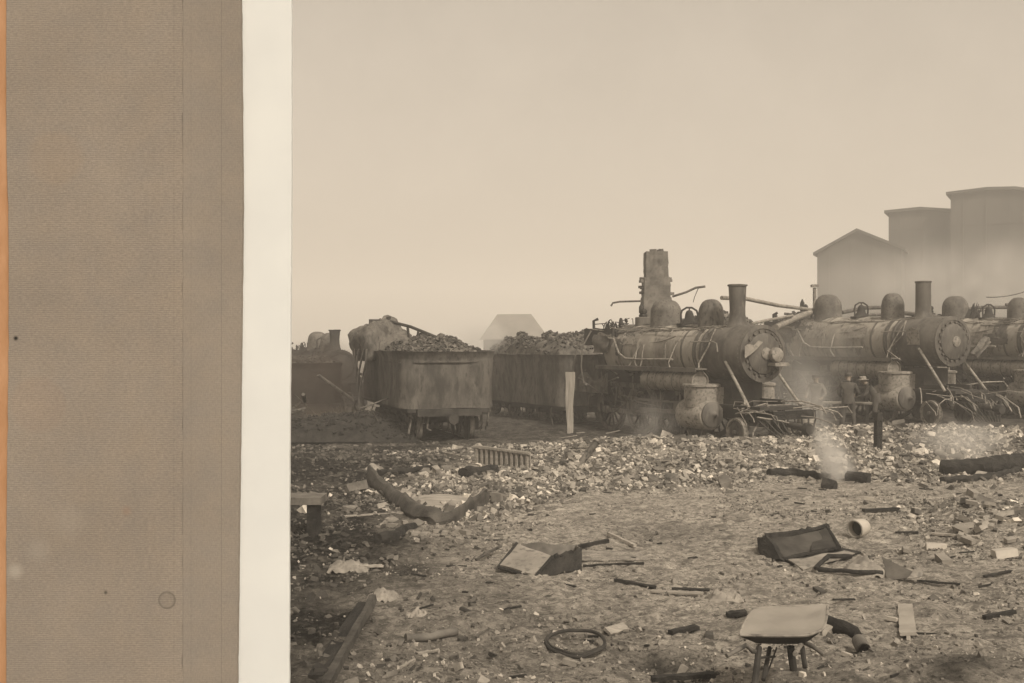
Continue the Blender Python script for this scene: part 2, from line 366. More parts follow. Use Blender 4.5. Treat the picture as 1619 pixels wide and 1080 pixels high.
c = c[keep]; sz = rng.lognormal(-3.5, .45, len(c))*(1+.5*(rng.uniform(0, 1, len(c)) > .9))
pieces('rubble', c, sz, 'stone', 'field of broken pale brick and mortar rubble before the engines', seed=4)
c = np.stack([rng.uniform(-5, 9.5, 42000), rng.uniform(6.5, 22, 42000)], -1)
dn = (.05+.8*sst(.50, .8, vnoise(c[:, 0], c[:, 1], .9, 31)))*(1-.75*np.exp(-((c[:, 0]-2.5)/2.8)**2-((c[:, 1]-13.2)/2.6)**2))+.8*np.exp(-((c[:, 0]+.7)/2.6)**2-((c[:, 1]-9.0)/1.6)**2)
dn = dn*(.25+.75*sst(-1.9, -.8, c[:, 0]))*(1-.9*np.exp(-((c[:, 0]-4.2)/2.4)**2-((c[:, 1]-8.8)/.9)**2)); c = c[rng.uniform(0, 1, len(c)) < dn]; sz = rng.lognormal(-4.45, .42, len(c))
pieces('gravel', c, sz, 'pebble', 'scattered cinders and pebbles over the foreground dirt', flat=1.0, seed=9, cat='gravel')
c = np.stack([rng.uniform(-8, 0, 22000), rng.uniform(7, 30, 22000)], -1)
c = c[rng.uniform(0, 1, len(c)) < .5*char_vignette_mask(c[:, 0], c[:, 1])*vnoise(c[:, 0], c[:, 1], .8, 41)]
pieces('rubble', c, rng.uniform(.015, .055, len(c)), 'brick_dark', 'dark sooty rubble over the left of the yard', seed=12)

# ------------------------------------------------------------------ rolling stock
def wheel(parent, name, x, y, z, r, side, spokes=0, mat='dark_iron', cw=True, tmat='scale_iron'):
    """wheel in the local x-z plane; side = -1 or 1 tells the outer face"""
    o = side
    tb = MB(); W = .13
    tb.lathe([(r*.86, -W/2), (r*1.0, -W/2), (r*.995, W*.3), (r*1.05, W*.34), (r*1.05, W/2), (r*.86, W/2), (r*.86, -W/2)], (x, y, z), (0, -side, 0), 40, cap=False)
    ty = tb.build(name, tmat, parent)
    hb = MB()
    hb.lathe([(r*.17, -.06), (r*.17, .10), (r*.10, .12)], (x, y, z), (0, side, 0), 18)
    if spokes:
        for k in range(spokes):
            a = 2*pi*k/spokes; d = Vector((cos(a), 0, sin(a)))
            hb.tube([Vector((x, y, z))+d*r*.12, Vector((x, y, z))+d*r*.88], r*.05, 6, r*.035)
        hb.ring((x, y, z), (0, 1, 0), r*.86, r*.04, 36, 6)
        if cw:
            vs = []; n = 10; a0 = .8*side+2
            for yy in (-.05, .05):
                for k in range(n+1): a = a0+1.3*k/n; vs.append((x+cos(a)*r*.86, y+yy, z+sin(a)*r*.86))
                for k in range(n+1): a = a0+1.3*k/n; vs.append((x+cos(a)*r*.55, y+yy, z+sin(a)*r*.55))
            m_ = n+1; fs = []
            for k in range(n):
                fs += [(k, k+1, m_+k+1, m_+k), (2*m_+k+1, 2*m_+k, 3*m_+k, 3*m_+k+1), (m_+k, m_+k+1, 3*m_+k+1, 3*m_+k), (k+1, k, 2*m_+k, 2*m_+k+1)]
            hb.add(vs, fs)
    else:
        hb.lathe([(r*.88, -.02), (r*.6, .02), (r*.3, .0)], (x, y, z), (0, side, 0), 28)
    hb.build('wheel_center', mat, ty)
    return ty

def catenary(a, b, sag, n=10):
    a = Vector(a); b = Vector(b)
    return [a.lerp(b, i/n) - Vector((0, 0, sag*4*(i/n)*(1-i/n))) for i in range(n+1)]

def dome(parent, name, x, zb, rad, h, mat='grey_iron', flat=.55):
    m = MB(); pr = [(rad*1.18, -.12), (rad*1.06, -.02), (rad*1.0, .06), (rad*.985, h*flat)]
    for k in range(1, 9):
        a = k/9*pi/2; pr.append((rad*.985*cos(a)**.75, h*flat+(h*(1-flat))*sin(a)))
    pr.append((.02, h))
    m.lathe(pr, (x, 0, zb), (0, 0, 1), 32).jit(.012, 4)
    return m.build(name, 'dome_iron' if mat == 'grey_iron' else mat, parent, smooth=50)

def locomotive(loc, theta, label, st=dict()):
    """local +x is the engine's forward; the camera sees the local -y side"""
    rz = theta - pi/2
    o = empty('locomotive', loc, rz, label=label, cat='steam locomotive', group='burnt steam locomotives in the yard')
    seed = st.get('seed', 1); rr = random.Random(seed)
    dk = st.get('dark'); keep = dict(M)
    if dk: M['lagging'] = M['grey_iron'] = M['scale_iron'] = M['iron'] = M['pale_metal'] = M['dark_iron']
    rb = .82; zc = st.get('zc', 2.62); s_stack, s_sand, s_bell, s_steam = st.get('s', (1.08, 2.32, 3.4, 4.64))
    hs = st.get('stack_top', 4.62); Lb = 6.6
    top = zc+rb
    # smokebox
    m = MB(); m.lathe([(rb*.86, .0), (rb*.985, -.0), (rb*1.0, -.03), (rb, -1.70), (rb*1.03, -1.72), (rb*1.03, -1.80)], (0, 0, zc), (1, 0, 0), 56)
    for q in (-.06, -1.6):
        for k in range(44):
            a = 2*pi*k/44; m.lathe([(.02, 0), (.014, .018)], (q, cos(a)*rb, zc+sin(a)*rb), (0, cos(a), sin(a)), 6)
    sb = m.build('smokebox', 'iron', o)
    # smokebox front with its door
    m = MB(); m.lathe([(rb*.99, .0), (rb*.99, .05), (rb*.86, .06), (rb*.84, .035), (rb*.72, .035), (rb*.70, .09), (rb*.62, .12), (rb*.3, .17), (.04, .18)], (0, 0, zc), (1, 0, 0), 56)
    for k in range(18):
        a = 2*pi*k/18; m.box((.06, cos(a)*rb*.77, zc+sin(a)*rb*.77), (.07, .06, .09), 0, a)
    fr = m.build('smokebox_door', 'iron', o)
    m = MB(); m.lathe([(.17, 0), (.17, .05), (.12, .07), (.03, .09)], (.15, 0, zc), (1, 0, 0), 24); m.build('number_plate', 'grey_iron', fr)
    # boiler barrel and firebox casing
    m = MB(); zf = zc+.03
    pr = [(rb*.93, -1.80), (rb*.96, -2.0), (rb*.965, -2.9), (rb*1.0, -3.3), (rb*1.05, -4.3), (rb*1.06, -5.4), (rb*1.06, -6.3), (rb*1.05, -Lb-.4)]
    m.lathe(pr, (0, 0, zf), (1, 0, 0), 56); m.jit(.02, 2.2)
    bo = m.build('boiler', 'lagging', o)
    for q in (-2.05, -2.15, -2.75, -3.55, -5.05, -6.1):
        m = MB(); rq = np.interp(-q, [2, 2.9, 3.3, 4.3, 7], [rb*.96, rb*.965, rb, rb*1.05, rb*1.06])
        m.lathe([(rq*.95, -.04), (rq+.018, -.04), (rq+.018, .04), (rq*.95, .04)], (q, 0, zf), (1, 0, 0), 56); m.build('boiler_band', 'iron' if q > -3 else 'grey_iron', bo)
    # patches of jacket still on the boiler
    for k in range(9):
        x0_ = -rr.uniform(2.3, 6.2); a0_ = rr.uniform(-.2, 1.5); w_, h_ = rr.uniform(.4, 1.2), rr.uniform(.3, .9); sdp = -1
        def pf(u, v, x0_=x0_, a0_=a0_, w_=w_, h_=h_):
            x = x0_-w_*u+.05*noise.noise(Vector((v*6, u*5, x0_))); a = a0_+h_*v+.08*noise.noise(Vector((u*6, v*5, a0_)))
            r_ = np.interp(-x, [2, 2.9, 3.3, 4.3, 7], [rb*.96, rb*.965, rb, rb*1.05, rb*1.06])+.028+.03*abs(noise.noise(Vector((u*4, v*4, k))))
            return (x, sdp*cos(a)*r_, zf+sin(a)*r_)
        m = MB(); m.sheet(pf, 10, 10, .008); m.build('jacket_patch', rr.choice(('grey_iron', 'iron', 'iron', 'scale_iron', 'pale_metal')) if not dk else 'dark_iron', bo, smooth=30)
    # plumbing, hangers and springs tangled between the boiler and the wheels
    m = MB(); m.box((-4.2, -.62, 1.55), (5.2, .12, .16))
    for k in range(46):
        a = Vector((-rr.uniform(1.9, 8.2), -rr.uniform(.62, 1.3), rr.uniform(.95, 2.1))); q = rr.random()
        if q < .3: m.tube([a, a+Vector((rr.uniform(-.9, .9), 0, rr.uniform(-.15, .15))), a+Vector((rr.uniform(-1.2, 1.2), .1, -rr.uniform(.1, .6)))], rr.uniform(.012, .03), 6)
        elif q < .65: m.tube([a, a+Vector((rr.uniform(-.08, .08), 0, -rr.uniform(.3, .8)))], rr.uniform(.015, .035), 6)
        else: m.box(a, (rr.uniform(.06, .35), rr.uniform(.04, .14), rr.uniform(.04, .22)), 0, 0, rr.uniform(-.3, .3))
    m.build('underside_plumbing', 'scale_iron', o, smooth=30)
    m = MB()
    for k in range(12):
        a = Vector((-rr.uniform(.3, 7.5), -rr.uniform(.2, .7), top-rr.uniform(.0, .12))); b_ = a+Vector((-rr.uniform(.5, 2.2), rr.uniform(-.3, .3), rr.uniform(-.1, .12)))
        m.tube(catenary(a, b_, rr.uniform(-.05, .12), 6), rr.uniform(.012, .024), 5)
    for k in range(5):
        x_ = -rr.uniform(.8, 7); m.tube([(x_, -.45, top-.08), (x_+rr.uniform(-.2, .2), -.86, zc+.2), (x_+rr.uniform(-.4, .4), -1.0, zc-.3), (x_+rr.uniform(-.4, .4), -1.1, zc-.6)], rr.uniform(.014, .026), 5)
    m.build('loose_piping', 'grey_iron', o)
    # firebox sides and backhead
    m = MB(); m.box((-6.3, 0, 1.75), (2.9, 1.25, 1.6)); m.build('firebox', 'dark_iron', o)
    m = MB(); m.lathe([(rb*1.07, 0), (rb*1.05, -.06), (rb*.9, -.10)], (-Lb-.4, 0, zf), (1, 0, 0), 48)
    bh = m.build('backhead', 'dark_iron', o)
    # stack
    m = MB(); x = -s_stack; fl = st.get('flare', .02)
    m.lathe([(.37, zc+rb-.12), (.31, zc+rb-.0), (.26, zc+rb+.12), (st.get('waist', .232), zc+rb+.30), (st.get('waist', .225), zc+rb+.5), (.245+fl*.5, hs-.06), (.265+fl, hs-.05), (.27+fl, hs-.01), (.25+fl, hs), (.20, hs), (.19, zc+rb+.1)], (x, 0, 0), (0, 0, 1), 36, cap=False)
    m.jit(.012, 5); m.build('smokestack', 'iron', o)
    dome(o, 'sand_dome', -s_sand, top-.06, .39, st.get('sand_h', .86), st.get('dome_mat', 'grey_iron'), .45)
    dome(o, 'steam_dome', -s_steam, top-.0, .50, st.get('steam_h', .88), 'grey_iron', .5)
    # bell in its yoke
    x = -s_bell; zb = top+.02
    m = MB(); m.tube([(x, -.30, zb), (x, -.32, zb+.35), (x, -.28, zb+.47)], .03, 8).tube([(x, .30, zb), (x, .32, zb+.35), (x, .28, zb+.47)], .03, 8).tube([(x, -.28, zb+.47), (x, -.1, zb+.56), (x, .1, zb+.56), (x, .28, zb+.47)], .03, 8).box((x, 0, zb+.03), (.3, .75, .08))
    yk = m.build('bell_yoke', 'dark_iron', o)
    m = MB(); m.lathe([(.235, 0), (.225, .03), (.15, .13), (.125, .28), (.09, .36), (.02, .40), (.02, .44)], (x, 0, zb+.09), (0, 0, 1), 24); m.build('bell', 'dark_iron', yk)
    # turret, safety valves and cab fittings in silhouette
    m = MB(); x = -s_steam-1.33
    m.lathe([(.25, top-.1), (.25, top+.33), (.22, top+.35)], (x, 0, 0), (0, 0, 1), 20); tu = m.build('valve_turret', 'iron', o)
    m = MB()
    for dx, hh in ((-.07, .50), (.12, .30)):
        m.lathe([(.07, top+.33), (.09, top+.4), (.055, top+.46), (.085, top+.5), (.085, top+.38+hh*.6), (.05, top+.4+hh*.7), (.02, top+.33+hh)], (x+dx, 0, 0), (0, 0, 1), 12)
    m.build('safety_valve', 'dark_iron', tu)
    m = MB()
    for k in range(st.get('junk', 28)):
        px_ = -rr.uniform(6.3, 8.2); py_ = rr.uniform(-.75, .6); zz = top-.10+rr.uniform(-.15, .30)
        ty = rr.choice((0, 1, 2))
        if ty == 0: m.ring((px_, py_, zz+.05), (rr.uniform(-.6, .6), 1, rr.uniform(-.3, .3)), rr.uniform(.07, .16), .018, 18, 5)
        elif ty == 1: m.lathe([(.05, 0), (.05, .12), (.025, .14), (.06, .2), (.03, .3)], (px_, py_, zz-.1), (0, 0, 1), 8)
        else: m.tube([(px_, py_, zz-.2), (px_+rr.uniform(-.2, .2), py_, zz+.1), (px_+rr.uniform(-.5, .5), py_+rr.uniform(-.3, .3), zz+rr.uniform(0, .2))], .018, 6)
    m.box((-7.4, 0, top-.32), (1.8, 1.7, .55)); m.jit(.06, 3)
    m.build('cab_fittings', 'dark_iron', o)
    m = MB(); m.ring((-6.75, -.35, top+.12), (.5, 1, 0), .17, .05, 24, 8); m.lathe([(.17, -.03), (.17, .03)], (-6.75, -.35, top+.12), (.5, 1, 0), 20); m.build('gauge', 'dark_iron', o); m = MB()
    m.tube([(-7.9, -.7, top-.2), (-7.9, -.72, top+.25), (-7.8, -.6, top+.32)], .05, 8); m.ring((-7.3, -.5, top+.05), (.4, 1, 0), .14, .02, 20, 6); m.tube([(-7.9, -.7, top), (-7.3, -.5, top-.09), (-6.9, -.4, top-.09)], .03, 6); m.ring((-7.0, -.4, top+.03), (.2, 1, 0), .12, .02, 20, 6); m.build('steam_valve', 'dark_iron', o)
    # cab remains: torn side sheet and hoop
    m = MB(); m.tube([(-7.6, -1.25, 1.3), (-7.62, -1.38, 2.1), (-7.66, -1.32, 2.8), (-7.6, -1.0, 3.35)], .03, 6); m.tube([(-8.2, -1.25, 1.3), (-8.22, -1.36, 2.1), (-8.1, -1.2, 3.0)], .025, 6)
    m.sheet(lambda u, v: (-7.45+u*.95, -1.02+.05*sin(v*7+u*3), zf-.05+.62*v*(1-.1*u)), 8, 5)
    m.sheet(lambda u, v: (-8.3+u*1.8, -1.05+.06*sin(u*9), 1.25+v*(.55+.15*sin(u*8))), 8, 4); m.build('cab_remains', 'rust_sheet', o)
    m = MB(); m.sheet(lambda u, v: (-7.30+u*.8, -.93-.04*sin(u*5), zf+.18+.42*v+.05*sin(u*6)), 8, 5, .01); m.build('torn_jacket_sheet', 'pale_metal', o)
    # running boards
    for sd in (-1, 1):
        m = MB(); m.box((-3.9, sd*1.22, 2.17), (5.4, .42, .05)); m.box((-3.9, sd*1.43, 2.13), (5.4, .03, .12)); m.jit(.02, 1.3)
        for q in (-1.6, -2.8, -4.0, -5.2, -6.2): m.tube([(q, sd*1.4, 2.14), (q, sd*.85, 1.9)], .03, 6)
        m.build('running_board', 'iron', o)
        # air reservoir
        m = MB(); x0, x1 = -1.35, -4.05; rt = .30; yy = sd*1.12; zz = 1.80
        m.lathe([(rt*.5, x1-.07), (rt*.85, x1-.03), (rt, x1+.05), (rt, -1.95), (rt*1.03, -1.95), (rt*1.03, -1.90), (rt, -1.90), (rt, x0), (rt*.9, x0), (rt*.86, x0-.05)], (0, yy, zz), (1, 0, 0), 28); m.jit(.012, 4)
        tk = m.build('air_reservoir', 'grey_iron', o)
        for k in range(5):
            q = x1+.35+k*.42; m = MB(); m.ring((q, yy, zz), (1, .25, 0), rt+.012, .014, 28, 5); m.build('wrapped_pipe', 'iron', tk)
        # handrail and drooping pipes
        m = MB(); ry = sd*(rb*.80); 
        m.tube([(-.9, sd*.86, zc+.05), (-.92, sd*.88, zc+.28), (-1.1, sd*.88, zc+.34), (-2.2, sd*.86, zc+.34)], .022, 6)
        m.tube([(-6.9, sd*.92, zf+.45), (-6.3, sd*.93, zf+.42), (-5.9, sd*.98, zf-.05), (-5.5, sd*.98, zf-.22), (-4.6, sd*.96, zf-.24), (-3.0, sd*.92, zf-.22)], .035, 8)
        m.build('handrail', 'grey_iron', o)
        m = MB(); m.tube(catenary((-7.2, sd*.62, zf+.68), (-4.4, sd*.58, zf+.72), .06)+catenary((-4.4, sd*.58, zf+.72), (-1.2, sd*.30, zc+.80), .08)[1:], .024, 6)
        m.tube(catenary((-6.6, sd*.80, zf+.50), (-3.0, sd*.78, zf+.48), .22), .018, 6)
        m.build('drooping_pipe', 'grey_iron', o)
        # cylinders and valve chest
        m = MB(); cx = -1.45
        m.lathe([(.40, -.62), (.43, -.60), (.43, .52), (.40, .56)], (cx, sd*1.08, .86), (1, 0, 0), 32)
        cyl = m.build('cylinder', 'grey_iron', o)
        m = MB(); m.lathe([(.36, .0), (.37, .06), (.31, .10), (.12, .13), (.05, .19), (.03, .30)], (cx+.56, sd*1.08, .88), (1, 0, 0), 28); m.build('cylinder_cover', 'iron', cyl)
        m = MB(); n0 = len(m.v)
        m.lathe([(.46, .0), (.48, .02), (.48, .60), (.52, .61), (.52, .67), (.46, .69)], (cx+.02, sd*1.02, 1.06), (0, 0, 1), 32)
        for i in range(n0, len(m.v)): m.v[i].x = cx+.02+(m.v[i].x-cx-.02)*1.12
        m.box((cx+.02, sd*.55, 1.3), (.85, .9, .7)); m.jit(.01, 3)
        m.build('valve_chest', 'grey_iron', o)
        # crosshead guides and rods
        m = MB(); m.box((-3.4, sd*1.10, 1.16), (2.9, .09, .06)); m.box((-3.2, sd*1.10, .86), (2.5, .09, .10)); m.box((-2.35, sd*1.10, 1.0), (.55, .14, .30)); m.box((-4.85, sd*1.10, 1.1), (.08, .2, .7)); m.build('crosshead_guide', 'iron', o)
        m = MB(); m.box((-4.85, sd*.98, .72), (3.75, .05, .13)); m.tube([(-2.4, sd*1.08, .92), (-4.85, sd*1.08, .74)], .055, 8)
        for q in (-3.05, -4.85, -6.65): m.lathe([(.13, -.06), (.13, .06)], (q, sd*.99, .72), (0, 1, 0), 14)
        m.build('side_rod', 'scale_iron', o)
        for q in (-3.05, -4.85, -6.65): wheel(o, 'driving_wheel', q, sd*.78, .83, .80, sd, 14)
        for q in (-.15, -2.0): wheel(o, 'pilot_wheel', q, sd*.78, .42, .40, sd, 0, 'scale_iron', True, 'grey_iron')
    # frame, deck, pilot beam
    m = MB()
    for sd in (-1, 1): m.box((-4.0, sd*.52, 1.05), (8.6, .10, .55))
    m.box((-1.2, 0, 1.45), (1.1, 1.1, .8)); m.box((-.1, 0, 1.12), (1.8, 1.5, .10)); m.build('frame', 'dark_iron', o)
    m = MB(); m.box((.95, .25, .95), (.24, 1.5, .22)); m.jit(.04, 2); pbm = m.build('pilot_beam', 'char', o)
    m = MB()
    for k in range(9):
        y0 = -1.0+k*.25; m.tube([(1.05, y0, .82), (1.45, y0*.45, .22)], .025, 6)
    m.tube([(1.12, 0, .7), (1.75, 0, .62)], .09, 10); m.lathe([(.12, 0), (.16, .05), (.14, .22)], (1.7, 0, .62), (1, 0, 0), 14); m.build('pilot', 'dark_iron', pbm)
    m = MB()
    for k in range(st.get('bent', 24)):
        a = Vector((rr.uniform(-.2, 1.1), rr.uniform(-1.4, .9), rr.uniform(.8, 1.32))); d = Vector((rr.uniform(-.3, 1.3), rr.uniform(-.9, 1.5), rr.uniform(-.45, .22)))
        m.tube([a, a+d*.5+Vector((0, 0, rr.uniform(-.02, .12))), a+d, a+d*1.1+Vector((0, 0, -rr.uniform(.05, .3)))], rr.uniform(.010, .024), 6)
    m.build('bent_rods', 'grey_iron', o)
    for sd in (-1, 1):
        m = MB(); m.tube([(-.62, sd*.80, zc-.22), (.55, sd*.92, 1.15)], .045, 8); m.build('front_brace', 'grey_iron', o)
    M.update(keep)
    return o

def rounded_rect(L, W, r, n=6):
    pts = []
    for sx, sy, a0 in ((1, 1, 0), (-1, 1, pi/2), (-1, -1, pi), (1, -1, 3*pi/2)):
        for k in range(n+1):
            a = a0+pi/2*k/n; pts.append((sx*(L/2-r)+r*cos(a), sy*(W/2-r)+r*sin(a)))
    return pts

def heap(m, L, W, h, z0, seed, lumps=500, off=(0, 0), size=(.05, .16), skew=0, ex=3.0):
    rr = random.Random(seed); nx_, ny_ = 36, 20; vs = []; fs = []
    def hz(u, v):
        e = max(0, 1-abs(2*u-1)**ex)*max(0, 1-abs(2*v-1)**ex)
        return h*(e**.6)*(.55+.55*noise.noise(Vector((u*3+seed, v*2.5, 0)))+.25*noise.noise(Vector((u*9, v*8, seed)))+skew*(u-.5)+.35)
    for i in range(nx_+1):
        for j in range(ny_+1):
            u, v = i/nx_, j/ny_; vs.append((off[0]+(u-.5)*L, off[1]+(v-.5)*W, z0+hz(u, v)))
    for i in range(nx_):
        for j in range(ny_):
            a = i*(ny_+1)+j; fs.append((a, a+ny_+1, a+ny_+2, a+1))
    m.add(vs, fs)
    for k in range(lumps):
        u, v = rr.uniform(.03, .97), rr.uniform(.03, .97); s_ = rr.uniform(*size)
        n0 = len(m.v); m.box((off[0]+(u-.5)*L, off[1]+(v-.5)*W, z0+hz(u, v)+s_*.1), (s_, s_*rr.uniform(.5, 1), s_*rr.uniform(.4, .8)), rr.uniform(0, 6), rr.uniform(-.7, .7), rr.uniform(-.7, .7))
    return m

def tender(loc, theta, label, L=6.6, W=2.8, z0=.98, z1=2.6, seed=1, coal_h=.9, coal_skew=0, tank_mat='sooty_plate'):
    rz = theta-pi/2; o = empty('tender', loc, rz, label=label, cat='tender', group='burnt coal tenders in the yard')
    rr = random.Random(seed)
    m = MB(); outl = rounded_rect(L, W, .42, 8); n = len(outl); rows = [(0, z0), (.0, z0+.1)] + [(0, z0+.1+(z1-z0-.35)*k/6) for k in range(1, 7)] + [(.0, z1-.2), (.10, z1-.02), (.12, z1), (-.02, z1), (-.04, z1-.25)]
    # subdivide the outline for dents
    out2 = []
    for i in range(n):
        a = Vector(outl[i]); b_ = Vector(outl[(i+1) % n]); k = max(1, int((b_-a).length/.3))
        out2 += [a.lerp(b_, j/k) for j in range(k)]
    n = len(out2); vs = []; fs = []
    for off, z in rows:
        for p in out2:
            q_ = p + p.normalized()*off; vs.append((q_.x, q_.y, z))
    for j in range(len(rows)-1):
        for i in range(n): fs.append((j*n+i, j*n+(i+1) % n, (j+1)*n+(i+1) % n, (j+1)*n+i))
    m.add(vs, fs); m.prism([(p.x*.985, p.y*.985) for p in out2], z0+.02, z1-.24)
    for i in range(len(m.v)):
        p = m.v[i]; d = noise.noise(Vector((p.x*.9+seed*3, p.y*.9, p.z*1.1)))*.13; v2 = Vector((p.x, p.y)).normalized(); m.v[i] = Vector((p.x+v2.x*d, p.y+v2.y*d, p.z+d*.4))
    for zz in (z0+.12, z1-.32):
        for sd in (-1, 1):
            for k in range(int(L/.16)): m.lathe([(.018, 0), (.012, .014)], (-L/2+.4+k*.16, sd*(W/2+.01), zz), (0, sd, 0), 5)
    for zz in np.arange(z0+.3, z1-.4, .13):
        for q in (-.42, .42): m.lathe([(.016, 0), (.012, .016)], (L/2, q*W*.55, zz), (1, 0, 0), 5)
        for q in (-.3, 0, .3):
            for sd in (-1, 1): m.lathe([(.016, 0), (.012, .016)], (q*L, sd*W/2, zz), (0, sd, 0), 5)
    m.box((L/2+.006, 0, z1-.30), (.02, W-.8, .05))
    for k in range(int(W/.14)-4): m.lathe([(.018, 0), (.012, .014)], (L/2+.01, -W/2+.4+k*.14, z0+.12), (1, 0, 0), 5)
    tk = m.build('water_tank', tank_mat, o, smooth=50)
    m = MB(); m.box((0, 0, z0-.12), (L+.3, 1.9, .2)); m.box((0, -1.1, z0-.06), (L+.1, .25, .10)); m.box((0, 1.1, z0-.06), (L+.1, .25, .10)); m.build('frame', 'dark_iron', o)
    m = MB(); heap(m, L*.93, W*.9, coal_h, z1-.30, seed, 1300, skew=coal_skew, ex=5.0, size=(.04, .13)); m.build('coal_load', 'coal', o, smooth=0)
    for e in (-1, 1): m = MB(); m.tube([(e*(L/2+.1), 0, .75), (e*(L/2+.55), 0, .72)], .09, 10); m.lathe([(.1, 0), (.16, .05), (.15, .2)], (e*(L/2+.45), 0, .72), (e, 0, 0), 12); m.build('coupler', 'dark_iron', o)
    m = MB(); m.box((0, 0, z0-.03), (L*.9, W*.8, .06))
    for k in range(46):
        a = Vector((rr.uniform(-L/2, L/2), rr.choice((-1, 1))*rr.uniform(.2, W/2), z0-.05)); m.tube([a, a+Vector((rr.uniform(-.15, .15), rr.uniform(-.1, .1), -rr.uniform(.2, .6))), a+Vector((rr.uniform(-.4, .4), rr.uniform(-.1, .1), -rr.uniform(.4, .8)))], rr.uniform(.012, .03), 5)
    m.build('brake_rigging', 'scale_iron', o)
    for e in (-1, 1):
        tr = MB()
        for sd in (-1, 1):
            tr.box((e*L*.29, sd*.98, .62), (1.9, .10, .16)); tr.box((e*L*.29, sd*.98, .36), (1.5, .08, .08))
            for q in (-.8, 0, .8): tr.box((e*L*.29+q, sd*1.0, .48), (.24, .12, .34))
        tr.box((e*L*.29, 0, .6), (.3, 2.0, .22))
        tk_ = tr.build('truck', 'dark_iron', o)
        for sd in (-1, 1):
            for q in (-.8, .8):
                m = MB(); m.lathe([(.40, -.06), (.44, -.06), (.44, .02), (.41, .04), (.41, .09), (.35, .09), (.3, .03), (.12, .05), (.1, .1)], (e*L*.29+q, sd*.78, .44), (0, sd, 0), 30); m.build('wheel', 'scale_iron', tk_)
    return o

TH = radians(27)
D = Vector((sin(TH), -cos(TH), 0))
L1 = Vector((7.04, 30.0, 0)); L1.z = H(7.0, 32)-.02
loco1 = locomotive(L1, TH, 'steam locomotive with ash-grey boiler and smashed headlight, nearest of the row', dict(seed=1, dome_mat='scale_iron'))
L2 = Vector((14.24, 34.5, .20))
loco2 = locomotive(L2, TH-radians(1), 'steam locomotive behind two workmen, tall stack, smokebox sheet torn pale', dict(seed=2, s=(1.18, 2.52, 4.0, 5.69), stack_top=4.74, zc=2.72, sand_h=.92, steam_h=.95, flare=.0, waist=.25))
L3 = Vector((19.9, 36.9, .2))
loco3 = locomotive(L3, TH-radians(2), 'steam locomotive cut by the right edge of the photo, twisted pipes on top', dict(seed=3, s=(1.18, 2.78, 4.1, 5.69), zc=2.75, stack_top=4.6, steam_h=.98, junk=40))
L4 = Vector((-7.9, 49, -.72))
loco4 = locomotive(L4, radians(23), 'distant dark steam locomotive behind the left tender', dict(seed=4, dark=1, stack_top=4.25, zc=2.5))
T1 = L1 - D*12.6; T1.z = H(T1.x, T1.y)
tender(T1, TH, 'dark tender with a high coal heap coupled behind the nearest locomotive', L=7.0, W=2.7, z0=.62, z1=2.45, seed=2, coal_h=1.05, coal_skew=.35)
T2 = L2 - D*12.6; T2.z = .15
tender(T2, TH, 'tender almost hidden between the first and second locomotives', seed=3, z1=3.0, coal_h=1.2)
T3 = L3 - D*12.6; T3.z = .15
tender(T3, TH, 'tender almost hidden behind the second locomotive', seed=5, z1=3.0, coal_h=1.1)
THA = radians(17); DA = Vector((sin(THA), -cos(THA), 0))
TA = Vector((-1.85, 31.1, 0)) - DA*3.5; TA.z = H(TA.x, TA.y)-.03
tender(TA, THA, 'rusty flat-ended tender with a burnt load standing alone left of the gap', L=7.0, W=2.85, z0=1.0, z1=2.66, seed=7, coal_h=.70, coal_skew=-.12, tank_mat='sooty_plate')
TB = Vector((-8.0, 39.5, -.1))
tender(TB, radians(14), 'black tender in the smoke at the left edge of the yard', L=6.5, W=2.8, z0=.9, z1=2.3, seed=9, coal_h=.5, tank_mat='dark_iron')

# wrecked cab crumpled on the far end of the left tender
o = empty('wrecked_cab', (0, 0, 0), label='crumpled sheet-metal cab roof slumped on the left tender', cat='wrecked cab')
c0 = P(609, 556, 35.6)
def crum(u, v):
    a = 2*pi*u; e = -.25+v*(pi/2+.25); p = Vector((cos(a)*cos(e), sin(a)*cos(e), sin(e)))
    k = 1+.30*noise.noise(p*1.7+Vector((4, 1, 2)))+.16*abs(noise.noise(p*4.3+Vector((1, 7, 2))))+.05*noise.noise(p*11)
    return (c0.x+p.x*.96*k-.08*p.z, c0.y+p.y*1.35*k, c0.z+p.z*(1.08-.25*p.x)*k)
m = MB(); m.sheet(crum, 54, 22, .02); m.build('roof_sheet', 'scale_iron', o, smooth=50)
m = MB(); m.box((c0.x-.25, c0.y-.2, c0.z+.98), (.5, .5, .16), .2, .1); m.tube([(c0.x+.12, c0.y-.2, c0.z+.9), (c0.x+.14, c0.y-.2, c0.z+1.16)], .08, 8)
m.tube([c0+Vector((.2, -.3, 1.0)), c0+Vector((.9, -.5, .82)), c0+Vector((1.9, -.6, .42))], .05, 8); m.tube([c0+Vector((.8, -.5, .8)), c0+Vector((.85, -.5, .3))], .05, 6); m.tube([c0+Vector((1.15, -.5, .72)), c0+Vector((1.1, -.5, .3))], .04, 6)
m.build('cab_frame', 'dark_iron', o)
m = MB()
for k in range(4): m.sheet(lambda u, v, k=k: (c0.x-.78+.09*k+.12*sin(v*5+k), c0.y-.9-.3*k+u*.35, c0.z-2.3+v*2.4), 3, 10, .02)
m.build('hanging_sheet', 'scale_iron', o, smooth=60)

